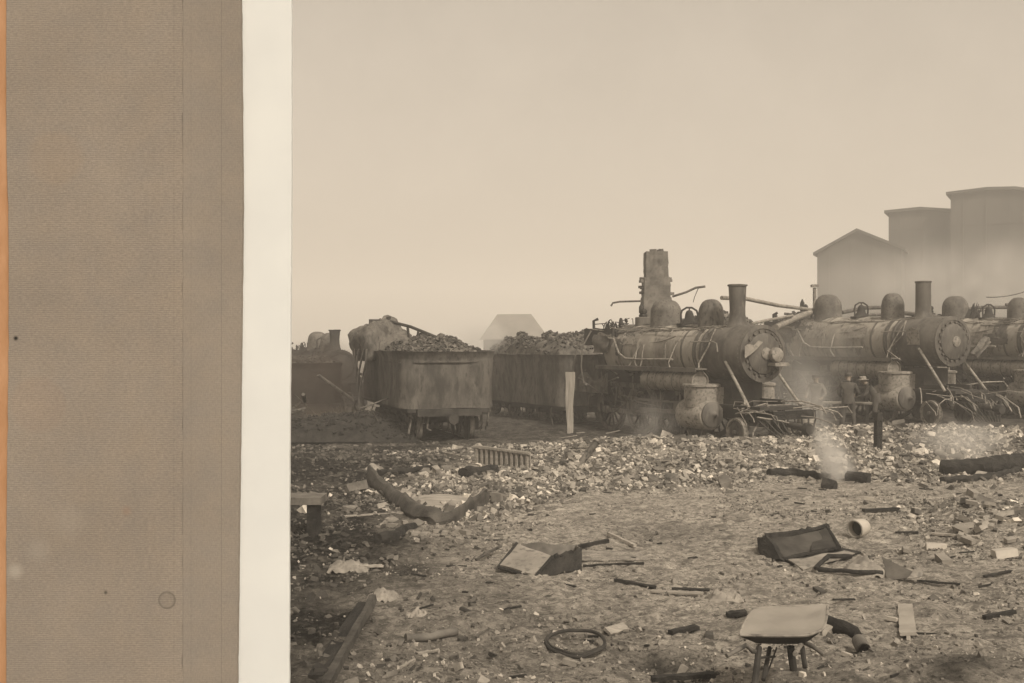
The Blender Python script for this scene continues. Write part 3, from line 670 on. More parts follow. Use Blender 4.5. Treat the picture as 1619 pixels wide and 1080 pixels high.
# tracks
def track(label, p, d, s0, s1, z):
    o = empty('railroad_track', (p.x, p.y, z), math.atan2(d.y, d.x), label=label, cat='railroad track', group='yard tracks under the engines')
    for sd in (-1, 1):
        m = MB(); L = s1-s0; cxx = (s0+s1)/2
        m.box((cxx, sd*.78, -.015), (L, .07, .05)).box((cxx, sd*.78, -.075), (L, .02, .08)).box((cxx, sd*.78, -.12), (L, .14, .02)); m.build('rail', 'rail', o)
    k = s0
    while k < s1:
        m = MB(); m.box((k, R.uniform(-.05, .05), -.19), (.2, 2.5, .16), R.uniform(-.03, .03)); m.build('crosstie', 'tie', o); k += .75
track('track under the nearest locomotive', L1, D, -17, 2.5, L1.z+.03)
track('track under the locomotive with the workmen', L2, D, -17, 2.5, L2.z+.03)
track('track under the right-edge locomotive', L3, D, -17, 2.5, L3.z+.03)
track('track under the left rusty tender', TA, DA, -6, 4.5, TA.z+.03)

# ------------------------------------------------------------------ buildings
def slab_building(name, label, pts, Yc, ang, depth, mat='elevator', over=.5, cat='grain elevator'):
    """pts: (px, py) of the roof line from left eave to right eave; the front stands turned by ang, its left corner Yc away"""
    e = Vector((cos(ang), -sin(ang))); x0 = (pts[0][0]-CX)/F*Yc; prof = []
    for px, py in pts:
        k = (px-CX)/F; tt = (k*Yc-x0)/(e.x+k*sin(ang)); prof.append((tt, CAMZ-(py-HY)/F*(Yc-tt*sin(ang))))
    o = empty(name, (x0, Yc, 0), -ang, label=label, cat=cat)
    full = [(0, -1), (prof[-1][0], -1)]+prof[::-1]; n = len(full)
    vs = [(x, 0, z) for x, z in full]+[(x, depth, z) for x, z in full]
    m = MB(); m.add(vs, [(i, (i+1) % n, n+(i+1) % n, n+i) for i in range(n)]+[tuple(reversed(range(n))), tuple(range(n, 2*n))]); q = 1.4
    while q < prof[-1][0]-.5:
        zt_ = np.interp(q, [p[0] for p in prof], [p[1] for p in prof]); m.box((q, -.03, (zt_-1)/2-.2), (.16, .1, zt_+.6)); q += 2.6
    for zz_ in np.arange(5, prof[0][1]-2, 4.2): m.box((prof[-1][0]/2, -.02, zz_), (prof[-1][0]-.1, .08, .14))
    m.build('wall', mat, o, smooth=0)
    rp_ = [Vector(p) for p in prof]; rp_[0] = rp_[0]-(rp_[1]-rp_[0]).normalized()*over; rp_[-1] = rp_[-1]+(rp_[-1]-rp_[-2]).normalized()*over
    m = MB(); th = .35; n = len(rp_); vs = []
    for y in (-over, depth+over):
        vs += [(p.x, y, p.y+.004) for p in rp_]+[(p.x, y, p.y+th) for p in rp_]
    fs = []
    for i in range(n-1): fs += [(i, i+1, n+i+1, n+i), (2*n+i+1, 2*n+i, 3*n+i, 3*n+i+1), (n+i, n+i+1, 3*n+i+1, 3*n+i), (i+1, i, 2*n+i, 2*n+i+1)]
    fs += [(0, n, 3*n, 2*n), (n-1, 3*n-1, 4*n-1, 2*n-1)]
    m.add(vs, fs); m.build('roof', 'elevator_roof', o, smooth=0)
    return o
YB = 135.0
def bx(px, Y=YB): return (px-CX)/F*Y
def bz(py, Y=YB): return CAMZ-(py-HY)/F*Y
slab_building('grain_elevator', 'gabled end house of the hazy grain elevator', [(1292, 401), (1355, 366), (1425, 394)], YB, radians(24), 20)
slab_building('grain_elevator', 'middle flat-roofed bin of the hazy elevator', [(1405, 337), (1455, 332), (1520, 336)], YB+2, radians(26), 24)
slab_building('grain_elevator', 'tallest block of the hazy grain elevator at the right', [(1503, 308), (1560, 301), (1605, 300), (1700, 312)], YB-3, radians(28), 30)
# distant hip-roofed house
o = empty('house', (bx(812, 170), 170, 0), label='faint hip-roofed house showing over the tenders through smoke', cat='house')
m = MB(); m.box((0, 0, 2.0), (9.4, 8, 4.6)); m.build('wall', 'elevator', o, smooth=0)
m = MB(); ze, zr = 2.8-.2+1.5, bz(497, 170)
v = [(-5.3, -5, ze-.4), (5.6, -5, ze-.4), (5.6, 5, ze-.4), (-5.6, 5, ze-.4), (-2.6, 0, zr), (2.8, 0, zr+.05)]
m.add(v, [(0, 1, 5, 4), (1, 2, 5), (2, 3, 4, 5), (3, 0, 4), (3, 2, 1, 0)]); m.build('roof', 'house_roof', o, smooth=0)
# ruined stepped chimney
o = empty('brick_chimney', P(1037, 546, 50).xy.to_3d(), label='tall stepped brick chimney left standing behind the nearest locomotive', cat='chimney')
m = MB(); zz = lambda py: CAMZ-(py-HY)/F*50
def brickbox(m, w_, d_, z0_, z1_, seed):
    rr = random.Random(seed); n = 10; outl = []
    for i in range(4):
        cs = [(-1, -1), (1, -1), (1, 1), (-1, 1)]; a = Vector(cs[i]); b_ = Vector(cs[(i+1) % 4])
        outl += [a.lerp(b_, k/n) for k in range(n)]
    rows = int((z1_-z0_)/.16); vs = []; fs = []; N = len(outl)
    for r_ in range(rows+1):
        for p in outl:
            j = rr.uniform(-.02, .02); vs.append((p.x*(w_/2+j), p.y*(d_/2+j), z0_+(z1_-z0_)*r_/rows+(rr.uniform(-.03, .03) if r_ == rows else 0)))
    for r_ in range(rows):
        for i in range(N): fs.append((r_*N+i, r_*N+(i+1) % N, (r_+1)*N+(i+1) % N, (r_+1)*N+i))
    vs.append((0, 0, z1_)); fs += [(rows*N+i, rows*N+(i+1) % N, len(vs)-1) for i in range(N)]
    m.add(vs, fs)
brickbox(m, 1.28, 1.28, -.2, zz(470), 1); brickbox(m, 1.2, 1.2, zz(470), zz(440), 2); brickbox(m, 1.02, 1.02, zz(440), zz(399), 3)
for k in range(6): m.box((R.uniform(-.2, .25), R.uniform(-.35, .35), zz(399)+R.uniform(.02, .10)), (.22, .12, .12), R.uniform(0, 3))
for k in range(14): m.box((R.choice((-1, 1))*R.uniform(.60, .68), R.uniform(-.5, .5), zz(R.uniform(440, 470))), (.2, .2, .12), R.uniform(0, .5))
m.build('shaft', 'chimney', o, smooth=0)

# ------------------------------------------------------------------ fallen pipes, wires and posts about the engines
def pipe(name, label, pts, r, mat='grey_iron', cat='pipe', group=None, r1=None, n=10):
    o = MB().tube(pts, r, n, r1).build(name, mat); return tag(o, label, cat, group)
pipe('fallen_pipe', 'long pipe spanning from the first stack to the second engine', [P(1141, 471, 32.2), P(1178, 472, 33.0), P(1230, 483, 36.5), P(1285, 490, 40.0)], .065)
pipe('fallen_pipe', 'thick pipe sloping up between first and second engines', [P(1226, 518, 35.0), P(1255, 504, 37.5), P(1284, 493, 40)], .11)
pipe('fallen_pipe', 'thin pipe sloping above the first smokebox', [P(1188, 512, 31.5), P(1215, 506, 33.5), P(1253, 499, 37)], .045)
pipe('bent_rod', 'thin rod rising from the first steam dome toward upper right', [P(1063, 469, 36), P(1085, 462, 36), P(1100, 455, 36), P(1115, 453, 36)], .04, 'scale_iron', 'rod')
pipe('bent_rod', 'drooping rod at the cab of the first engine', [P(966, 484, 38.5), P(969, 479, 38.5), P(980, 477, 38.4), P(1013, 476, 38)], .035, 'scale_iron', 'rod')
for k, (a, b_, r_) in enumerate((((1332, 494, 42), (1402, 486, 43), .08), ((1334, 505, 41), (1420, 497, 43), .06), ((1420, 494, 43), (1525, 512, 41), .09), ((1430, 512, 42), (1560, 490, 44), .05), ((1500, 492, 45), (1600, 486, 46), .08), ((1590, 482, 44), (1640, 484, 44), .07), ((1240, 496, 42), (1330, 512, 41), .05))):
    lab = ['upper pipe left of the second sand dome', 'lower pipe left of the second sand dome', 'thick pipe passing behind the second stack', 'thin pipe crossing under the third steam dome', 'pipe above the third engine boiler', 'pipe at the far right over the third engine', 'thin pipe beside the second steam dome'][k]
    a = P(*a); b_ = P(*b_); pipe('fallen_pipe', lab, [a, a.lerp(b_, .5)+Vector((0, 0, .08)), b_], r_, 'scale_iron')
pipe('wire', 'slack wire running off to the upper right edge', catenary(P(1560, 470, 48), P(1660, 440, 60), .3), .02, 'dark_iron', 'wire')
pipe('wire', 'thin wire hanging from the rod by the chimney', [P(1104, 456, 36), P(1098, 470, 36), P(1096, 478, 36)], .012, 'dark_iron', 'wire')
tag(MB().tube([P(1288, 520, 42), P(1288, 455, 42)], .07, 10).box(P(1288, 452, 42), (.26, .26, .10)).build('vent_pipe', 'grey_iron'), 'upright vent pipe between the first two engines', 'vent pipe')
# broken headlight and torn sheets on loco faces
def on_loco(L, th, pl):  # local point -> world
    return Vector(L) + Matrix.Rotation(th-pi/2, 3, 'Z') @ Vector(pl)
m = MB(); m.lathe([(.10, 0), (.16, .05), (.21, .16), (.20, .26), (.08, .32)], (.14, .22, 2.58), (1, 0, .05), 22); m.jit(.015, 5)
hl = m.build('headlight', 'grey_iron', loco1)
m = MB(); m.box((.32, .32, 2.32), (.3, .50, .09)); m.jit(.01, 4); m.build('headlight_shelf', 'grey_iron', loco1)
m = MB(); m.sheet(lambda u, v: (.20+.05*sin(u*4), -.78+u*.66, 2.66+.30*u+(v-.5)*(.34-.27*u)+.04*sin(u*11)*v), 10, 4, .01); m.build('torn_sheet', 'pale_metal', loco1)
m = MB(); m.sheet(lambda u, v: (-1.05+u*.5, -.86-.05*v+.02*sin(u*8), 2.62+v*.58*(1-.4*abs(u-.5))), 8, 6, .012); m.build('torn_sheet', 'pale_metal', loco2)
m = MB(); m.sheet(lambda u, v: (.25+.35*u, .55+v*.65+.1*sin(u*5), 2.35+.55*v*(1-u)+.5*u*v-.15*u), 8, 6, .015); m.jit(.05, 3); m.build('torn_sheet', 'scale_iron', loco2)
m = MB()
for k in range(12):
    u = R.uniform(0, 1); m.sheet(lambda a, b_, u=u, k=k: (-4.3-1.2*u+.4*a*sin(k), -.3+.5*u+.3*b_, 3.5+.35*b_*a+.45*u*a), 4, 4, .02)
m.jit(.06, 2); m.build('twisted_debris', 'dark_iron', loco3)

# upright plank and short post
a = P(901, 682, 34.2)
m = MB(); m.sheet(lambda u, v: (a.x+(u-.5)*(.17+.15*v)+.015*sin(v*9), a.y+.03*sin(v*4), H(a.x, a.y)-.15+v*2.15), 4, 14, .04); tag(m.build('upright_plank', 'plank_grain'), 'pale upright plank standing between the tender and the nearest locomotive', 'plank')
a = G(1388, 688); m = MB(); m.box((a.x, a.y, a.z+.42), (.15, .15, 1.05), .2, .03); m.jit(.02, 5); tag(m.build('wooden_post', 'char'), 'short dark post stuck in the rubble before the workmen', 'post')
a = G(920, 742); b_ = a+Vector((.34, .1, .46)); m = MB(); m.tube([a-Vector((.1, 0, .1)), b_], .075, 16); m.ring(b_, (b_-a).normalized(), .075, .018, 18, 6); tag(m.build('broken_pipe', 'scale_iron'), 'short pipe stub jutting up out of the brick rubble', 'pipe')

# slatted panel by the pit
a = G(752, 735); b_ = G(835, 742)
o = empty('slatted_panel', a, math.atan2(b_.y-a.y, b_.x-a.x), label='slatted grating panel half buried at the near edge of the rubble', cat='grating')
Lp = (b_-a).length
m = MB(); m.box((Lp/2, 0, .40), (Lp+.1, .08, .05), 0, 0, .05); m.box((Lp/2, 0, .02), (Lp+.1, .08, .05)); m.build('rail', 'wood', o)
for k in range(11): m = MB(); m.box((.04+k*Lp/10.5, 0, .21), (.05, .05, .36)); m.build('slat', 'wood', o)
m = MB(); m.box((Lp/2, .09, .2), (Lp, .03, .36)); m.build('backing_board', 'grey_iron', o)

# ------------------------------------------------------------------ wheelbarrow
o = empty('wheelbarrow', (2.1, 8.3, H(2.1, 8.3)), label='pale steel-tray wheelbarrow with bent handles in the near foreground', cat='wheelbarrow')
def rim(u):   # outline of the tray, local metres
    pass
def tray_pt(px, py, z):
    Yv = (CAMZ-z)*F/(py-HY); return Vector(((px-CX)/F*Yv, Yv, z))
base0 = Vector(o.location)
zn, zf_ = .60, .66
cor = [tray_pt(1166, 1005, zn), tray_pt(1300, 1006, zn), tray_pt(1311, 956, zf_), tray_pt(1190, 962, zf_)]
def bil(u, v): return (cor[0]*(1-u)+cor[1]*u)*(1-v)+(cor[3]*(1-u)+cor[2]*u)*v
def super_(u, v):   # square -> rounded square
    x, y = 2*u-1, 2*v-1; k = .05+.16*(max(x, 0)*max(-y, 0))
    x2 = x*(1-k*y*y*abs(y)*abs(x)**1.5); y2 = y*(1-k*x*x*abs(x)*abs(y)**1.5); return (x2+1)/2, (y2+1)/2
def tray(u, v):
    uu, vv = super_(u, v); p = bil(uu, vv); e = min(u, 1-u, v, 1-v); d = min(1, max(0, e)/.30); d = d*d*(3-2*d)
    p.z -= .022*d-.012*noise.noise(Vector((u*3, v*3, 1))); return p-base0
m = MB(); m.sheet(tray, 28, 28, .012)
tr = m.build('tray', rough_mat('barrow_steel', g(.26), g(.33), 2, .6, 0, .1, 20), o, smooth=60)
m = MB(); loop = []
for k in range(72):
    a = k/72*4; s_ = int(a); f_ = a-s_
    u, v = [(f_, 0), (1, f_), (1-f_, 1), (0, 1-f_)][s_]; uu, vv = super_(u, v); loop.append(bil(uu, vv)-base0)
n0 = len(loop)
vs = loop+[Vector((p.x*.86+.014, p.y*.86+.02, p.z-.19)) for p in loop]
# underside pan, narrower at the bottom
cc_ = sum(loop, Vector())/n0
vs = [p-Vector((0, 0, .012)) for p in loop]+[cc_+(p-cc_)*.66+Vector((0, -.03, -.095)) for p in loop]
m.add(vs, [(i, n0+i, n0+(i+1) % n0, (i+1) % n0) for i in range(n0)]+[tuple(range(n0, 2*n0))]); m.build('tray_underside', 'dark_iron', o, smooth=50)
m = MB(); m.tube(loop+[loop[0]], .012, 6); m.build('tray_rim', 'grey_iron', tr)
def W(px, py, Y): return P(px, py, Y)-base0
m = MB(); m.tube([W(1149, 1037, 7.9), W(1180, 1020, 8.0), W(1190, 1030, 8.05), W(1200, 1030, 8.2)], .018, 10); m.build('handle', 'scale_iron', o)
m = MB(); m.tube([W(1272, 1016, 8.2), W(1285, 1022, 8.1), W(1304, 1036, 8.0)], .018, 10); m.build('handle', 'scale_iron', o)
m = MB(); m.tube([W(1267, 1018, 8.2), W(1257, 1034, 7.75)], .018, 10); m.build('crossbar_stub', 'grey_iron', o)
for pts, r_ in (([(1200, 1024, 8.15), (1195, 1068, 7.9), (1190, 1100, 7.75)], .024), ([(1217, 1024, 8.5), (1207, 1075, 8.2)], .018), ([(1250, 1022, 8.2), (1252, 1040, 8.2), (1255, 1060, 8.2)], .030), ([(1268, 1022, 8.3), (1273, 1056, 8.2)], .020)):
    m = MB(); m.tube([W(*p) for p in pts], r_, 8); m.build('leg', 'dark_iron', o)
m = MB(); m.tube([W(1228, 1024, 8.6), W(1212, 1068, 8.3)], .007, 6); m.tube([W(1200, 1040, 8.1), W(1225, 1038, 8.4)], .01, 6); m.build('brace', 'dark_iron', o)

# ------------------------------------------------------------------ charred logs and beams
def log(name, label, pts, r, mat='char', r1=None, amp=.05, cat='charred log', squash=1.0, n=14):
    pts = [Vector(p) for p in pts]; fine = []
    for i in range(len(pts)-1):
        k = max(2, int((pts[i+1]-pts[i]).length/.08)); fine += [pts[i].lerp(pts[i+1], j/k) for j in range(k)]
    fine.append(pts[-1]); m = MB().tube(fine, r, n, r1)
    for i in range(len(m.v)):
        p = m.v[i]; m.v[i] = p + noise.noise_vector(p*5)*amp + noise.noise_vector(p*17)*amp*.5
    o = m.build(name, mat, smooth=35); return tag(o, label, cat)
log('charred_log', 'charred log lying behind the right side of the wheelbarrow', [G(1270, 984, .07), G(1310, 996, .06), G(1358, 1010, .05)], .075, amp=.045)
a = G(1363, 1034, .05); m = MB(); m.lathe([(.062, 0), (.066, .02), (.066, .25), (.055, .27), (.052, .02), (.045, .012)], a+Vector((0, -.05, 0)), (.15, 1, .05), 22, cap=False); m.lathe([(.05, .15), (.05, .16)], a+Vector((0, -.05, 0)), (.15, 1, .05), 22); tag(m.build('tin_can', 'rust_sheet'), 'open-ended rusty can right of the wheelbarrow', 'can')
log('charred_beam', 'long charred beam smoking at the right edge behind the open ground', [G(1488, 752, .14), G(1560, 747, .15), G(1650, 737, .16)], .17, amp=.07, cat='charred beam')
log('charred_beam', 'second thinner charred timber below the long beam at right', [G(1490, 764, .05), G(1570, 757, .05), G(1610, 746, .05)], .07, amp=.04, cat='charred beam')
log('charred_log', 'half buried charred log where the white smoke rises', [G(1215, 757, .04), G(1262, 756, .05), G(1312, 760, .04)], .08, amp=.06)
log('charred_log', 'short charred stub right of the rising smoke', [G(1338, 764, .08), G(1374, 765, .08)], .12, amp=.04)
log('charred_log', 'ash-topped chunk of log in front of the rising smoke', [G(1301, 773, .06), G(1322, 774, .06)], .10, amp=.05)
M['bark'] = rough_mat('scorched_bark', g(.045), g(.13), 3, .9, 0, 1.0, 16, (1, 1, 1), bdist=.04)
cpts = [G(583, 762), G(612, 786), G(645, 811), G(680, 825), G(722, 823), G(768, 800)]
def crumple(u, v):     # a buckled slab of scorched roofing: steep dark near face, ragged crest, flatter back
    q = u*(len(cpts)-1); k = min(int(q), len(cpts)-2); f = q-k
    p0, p1, p2, p3 = cpts[max(k-1, 0)], cpts[k], cpts[k+1], cpts[min(k+2, len(cpts)-1)]
    p = .5*((2*p1)+(p2-p0)*f+(2*p0-5*p1+4*p2-p3)*f*f+(3*p1-p0-3*p2+p3)*f**3)
    n1 = noise.noise(Vector((u*5, v*1.5, 3))); n2 = noise.noise(Vector((u*13, v*4, 8))); hh = .20+.07*n1+.10*abs(2*u-1)**3
    prof = ((-.10, -.04), (-.12, .35), (-.05, .85), (.04, 1.0), (.20, .7), (.38, .3), (.55, -.05)); a = v*(len(prof)-1); m_ = min(int(a), len(prof)-2); g_ = a-m_
    dy = prof[m_][0]*(1-g_)+prof[m_+1][0]*g_; dz = prof[m_][1]*(1-g_)+prof[m_+1][1]*g_; wd = 1-.45*abs(2*u-1)**2
    return (p.x+dy*.35*wd+.05*n2, p.y+dy*wd*1.3+.06*n1, H(p.x, p.y)+dz*hh+.035*n2*(1 if v > .1 else .2))
m = MB(); m.sheet(crumple, 60, 18, .03); tag(m.build('charred_sheet', 'bark', smooth=35), 'great curved scorched slab lying left of the brick rubble', 'charred sheet')
a = G(700, 796); m = MB(); m.sheet(lambda u, v: a+Vector(((u-.5)*1.7, (v-.5)*1.5, -.03+.17*(1-(2*u-1)**2)*(1-(2*v-1)**2)*(1+.5*noise.noise(Vector((u*4, v*4, 1))))))+noise.noise_vector(Vector((u*7, v*7, 3)))*.03, 24, 18, .02); tag(m.build('ash_sheet', 'wood', smooth=40), 'ash-covered sheet cradled behind the curved slab', 'sheet')
log('charred_log', 'dark log below the curved slab', [G(597, 862, .05), G(620, 854, .05), G(652, 838, .05)], .09, amp=.04)
log('charred_beam', 'thin dark timber crossing the ground above the curved slab', [G(600, 750, .06), G(650, 748, .05), G(694, 742, .08)], .06, amp=.03, cat='charred beam')
log('charred_beam', 'ribbed charred timber at the left end of the rubble', [G(732, 754, .1), G(760, 752, .1), G(783, 749, .1)], .11, amp=.05, cat='charred beam')
log('rusty_pipe', 'brown rounded pipe length lying among the foreground cinders', [G(641, 1014, .03), G(680, 1013, .035), G(722, 1009, .03)], .04, 'rust_sheet', amp=.012, cat='pipe')
# boards and planks
def board(name, label, a, b_, w_, th, mat, cat='board', tilt=0, lift=0, warp=.0):
    a = Vector(a); b_ = Vector(b_); d = b_-a; L = d.length; d.normalize(); s_ = Vector((-d.y, d.x, 0)).normalized(); up = s_.cross(-d).normalized()*1
    up = d.cross(s_); up = up if up.z > 0 else -up
    s2 = s_*cos(tilt)+up*sin(tilt)
    m = MB(); m.sheet(lambda u, v: a+d*L*u+s2*(v-.5)*w_*(1+.1*noise.noise(Vector((u*6, v, a.x))))+Vector((0, 0, lift+th/2+warp*sin(u*pi)+.01*noise.noise(Vector((u*5, v*3, a.y))))), 12, 4, th)
    return tag(m.build(name, mat, smooth=30), label, cat)
board('white_board', 'short white board lying right of the wheelbarrow', G(1436, 1010), G(1431, 962), .15, .03, 'plain_board', lift=.03, tilt=-.12)
board('long_beam', 'long weathered beam angled across the lower left corner', G(516, 1095), G(590, 955), .07, .07, 'bark', cat='beam', lift=.03)
board('charred_board', 'burnt board beside the long weathered beam', G(498, 1075), G(575, 958), .13, .04, 'char', lift=.0)
board('thin_lath', 'thin pale lath near the lower left stones', G(622, 1066), G(655, 1040), .03, .02, 'wood', cat='lath')
board('thin_lath', 'lath lying on cinders above the iron hoop', G(660, 1035), G(694, 1028), .03, .02, 'wood', cat='lath')
board('flat_sheet', 'pale flat sheet on the ground right of the small wrecked trunk', G(912, 880), G(1018, 880), .62, .012, 'ash_board', cat='sheet', lift=.01)
board('thin_lath', 'dark lath edging the pale flat sheet', G(922, 894), G(1018, 893), .04, .03, 'char', cat='lath', lift=.01)
board('wooden_stick', 'pale round stick leaning over the flat sheet', G(962, 852, .05), G(1004, 868, .02), .05, .04, 'pale_wood', cat='stick')
board('charred_stick', 'dark stick beside the flat sheet', G(905, 869), G(962, 861), .06, .05, 'char', cat='stick')
board('charred_board', 'charred board on bare dirt in the middle foreground', G(972, 921), G(1036, 930), .06, .04, 'char', lift=.01)
board('pale_board', 'pale split board left of the crumpled rag', G(1030, 936), G(1112, 942), .10, .02, 'wood', lift=.01)
board('charred_board', 'charred strip lying on the pale split board', G(1062, 936), G(1122, 938), .06, .02, 'char', lift=.03)
board('thin_lath', 'tiny lath left of the iron hoop', G(796, 966), G(824, 960), .025, .015, 'char', cat='lath')
board('charred_stick', 'stick leaning left of the small wrecked trunk', G(752, 888), G(792, 877, .1), .035, .03, 'scale_iron', cat='stick')
board('pale_board', 'thin white board lying at the far right above the bricks', G(1475, 847), G(1548, 855), .09, .03, 'pale_wood', lift=.01)
board('charred_stick', 'charred stick left of the thin white board', G(1416, 842), G(1452, 845), .05, .03, 'char', cat='stick')
board('charred_stick', 'twiggy charred stick beyond the white bucket', G(1365, 812), G(1420, 810), .07, .05, 'char', cat='stick')
board('charred_board', 'charred slab left of the wheelbarrow tray', G(1149, 976), G(1180, 970), .10, .04, 'char', lift=.01)
board('charred_board', 'dark broken slab at the right end of the bare dirt', G(1556, 976), G(1604, 974), .05, .04, 'char', lift=.01)
board('charred_board', 'small dark lath right of the sheet-iron scrap', G(1556, 914), G(1600, 910), .05, .02, 'char', lift=.01)
board('thin_lath', 'long thin rod at the right of the sheet-iron scrap', G(1450, 922), G(1518, 926), .03, .02, 'char', cat='lath', lift=.02)
board('charred_board', 'dark timber along the lower edge of the picture', G(1030, 1077), G(1130, 1070), .07, .04, 'char')
board('charred_board', 'burnt board right of the hoop above the hollow', G(1060, 1003), G(1102, 996), .08, .04, 'char', lift=.01)
board('wood_scrap', 'weathered wood scrap leaning behind the iron hoop', G(960, 1006), G(990, 994), .10, .03, 'wood', tilt=.5, lift=.03)
board('pale_board', 'grey board lying at the left under the curved slab', G(540, 818), G(640, 812), .10, .03, 'wood')
board('thin_lath', 'short lath in the dirt left of centre', G(706, 896), G(738, 896), .03, .02, 'char', cat='lath')
board('pale_board', 'pale sliver of board at the near left', G(568, 900), G(605, 898), .07, .03, 'pale_wood', lift=.02)
# pale pipe fallen left of the panel
board('thin_lath', 'long thin rail lying left of the slatted panel', G(700, 718), G(742, 726), .06, .05, 'wood', cat='lath')
# boards strewn in the back of the rubble
for k in range(26):
    px_ = R.uniform(830, 1080); py_ = R.uniform(688, 716); a = G(px_, py_); an = R.uniform(-.5, .5); L_ = R.uniform(.2, .6)
    b2 = a+Vector((cos(an)*L_, sin(an)*L_, 0)); b2.z = H(b2.x, b2.y)+R.uniform(0, .08)
    board('strewn_board', 'small pale board strewn along the far edge of the brick rubble', a, b2, R.uniform(.04, .10), .02, R.choice(('wood', 'wood', 'rust_sheet')), lift=.05)['group'] = 'boards strewn along the far edge of the rubble'

# slab-topped low bench at the left edge
a = G(475, 850)
o = empty('low_bench', (a.x, a.y, a.z), label='low bench with a pale slab top beside the white mount border', cat='bench')
m = MB(); m.box((-.15, .25, .52), (.9, .5, .10)); m.jit(.01, 3); m.build('slab_top', 'old_wood', o)
for sx in (-.4, .15): m = MB(); m.box((sx, .25, .2), (.14, .4, .54)); m.build('leg', 'char', o)

# ------------------------------------------------------------------ wrecked trunks
def quad_sheet(m, a, b_, c_, d_, th=.02, n=8, amp=.02, edge=.0, seed=0):
    a, b_, c_, d_ = map(Vector, (a, b_, c_, d_))
    def f(u, v):
        e = edge*noise.noise(Vector((u*9+seed, v*9, seed*2.3)))
        p = (a*(1-u)+b_*u)*(1-v)+(d_*(1-u)+c_*u)*v
        return p+noise.noise_vector(p*3.5+Vector((seed, 0, 0)))*amp + ((d_-a)*e*v if v > .9 else Vector())
    return m.sheet(f, n, n, th)
# small trunk at centre
o = empty('burnt_trunk', G(850, 905), label='wrecked sheet-iron trunk with a pale panel facing left of centre', cat='trunk')
b0 = Vector(o.location); Q = lambda px, py, Y: P(px, py, Y)-b0
m = MB(); quad_sheet(m, Q(789, 894, 13.2), Q(845, 910, 12.9), Q(873, 880, 13.3), Q(818, 861, 13.7), .02, 10, .012, seed=1); m.build('side_panel', 'pale_metal', o, smooth=50)
m = MB(); m.tube([Q(788, 896, 13.18), Q(817, 859, 13.7)], .02, 6); m.tube([Q(788, 897, 13.18), Q(845, 914, 12.86)], .022, 6); m.tube([Q(845, 913, 12.86), Q(873, 880, 13.28)], .02, 6); m.build('edge_strip', 'char', o)
m = MB(); quad_sheet(m, Q(846, 912, 12.95), Q(920, 903, 13.2), Q(917, 868, 13.6), Q(874, 880, 13.35), .03, 12, 0.039, 0.25, 2); m.build('end_panel', 'char', o, smooth=30)
m = MB(); quad_sheet(m, Q(818, 880, 13.8), Q(915, 885, 14.2), Q(912, 862, 14.3), Q(826, 858, 13.85), .02, 10, 0.026, 0.25, 3); quad_sheet(m, Q(915, 895, 13.6), Q(915, 885, 14.2), Q(912, 862, 14.3), Q(917, 866, 13.6), .02, 8, 0.026, 0.25, 4); m.build('back_panel', 'rust_sheet', o, smooth=40)
# large trunk at right
o = empty('burnt_trunk', G(1260, 895), label='large open burnt trunk with dark interior right of centre', cat='trunk')
b0 = Vector(o.location)
m = MB(); quad_sheet(m, Q(1238, 882, 14.0), Q(1324, 866, 14.4), Q(1306, 836, 14.9), Q(1214, 851, 14.5), .03, 12, .02, .0, 5); m.build('back_panel', 'shaded_rust', o, smooth=40)
m = MB(); quad_sheet(m, Q(1282, 872, 14.15), Q(1326, 867, 14.25), Q(1307, 836, 14.85), Q(1288, 846, 14.75), .02, 10, .02, .1, 15); m.build('inner_end', 'dark_iron', o, smooth=40)  # darker panel, painting the shade of the inner corner
m = MB(); m.tube([Q(1238, 884, 13.9), Q(1270, 878, 14.0), Q(1300, 872, 14.2), Q(1326, 867, 14.25)], .022, 7); m.tube([Q(1326, 867, 14.25), Q(1317, 850, 14.6), Q(1306, 834, 14.9)], .03, 7); m.tube([Q(1238, 884, 13.9), Q(1226, 866, 14.2), Q(1214, 849, 14.5)], .03, 7); m.tube([Q(1213, 849, 14.5), Q(1250, 845, 14.6), Q(1285, 838, 14.8), Q(1308, 832, 14.95)], .04, 7); m.jit(.03, 9); m.build('frame_edge', 'char', o, smooth=25)
m = MB(); quad_sheet(m, Q(1214, 893, 14.1), Q(1240, 884, 13.85), Q(1216, 848, 14.4), Q(1197, 862, 14.6), .10, 14, 0.065, 0.38, 6); m.build('end_panel', 'char', o, smooth=25)
m = MB(); quad_sheet(m, Q(1214, 853, 14.6), Q(1306, 838, 15.0), Q(1303, 832, 15.0), Q(1212, 846, 14.6), .08, 14, 0.039, 0.25, 7); quad_sheet(m, Q(1306, 838, 15.0), Q(1325, 866, 14.5), Q(1318, 862, 14.9), Q(1303, 834, 15.2), .03, 8, .02, seed=8); m.build('top_edge', 'char', o, smooth=25)
m = MB(); quad_sheet(m, Q(1240, 886, 13.9), Q(1325, 868, 14.4), Q(1362, 874, 14.3), Q(1272, 905, 13.4), .03, 12, .02, .0, 9); m.build('lid', 'char', o, smooth=40)
m = MB(); quad_sheet(m, Q(1246, 886, 13.8), Q(1335, 871, 14.2), Q(1352, 875, 14.15), Q(1270, 902, 13.35), .012, 12, .02, .0, 9); m.build('lid_lining', 'pale_metal', o, smooth=50)
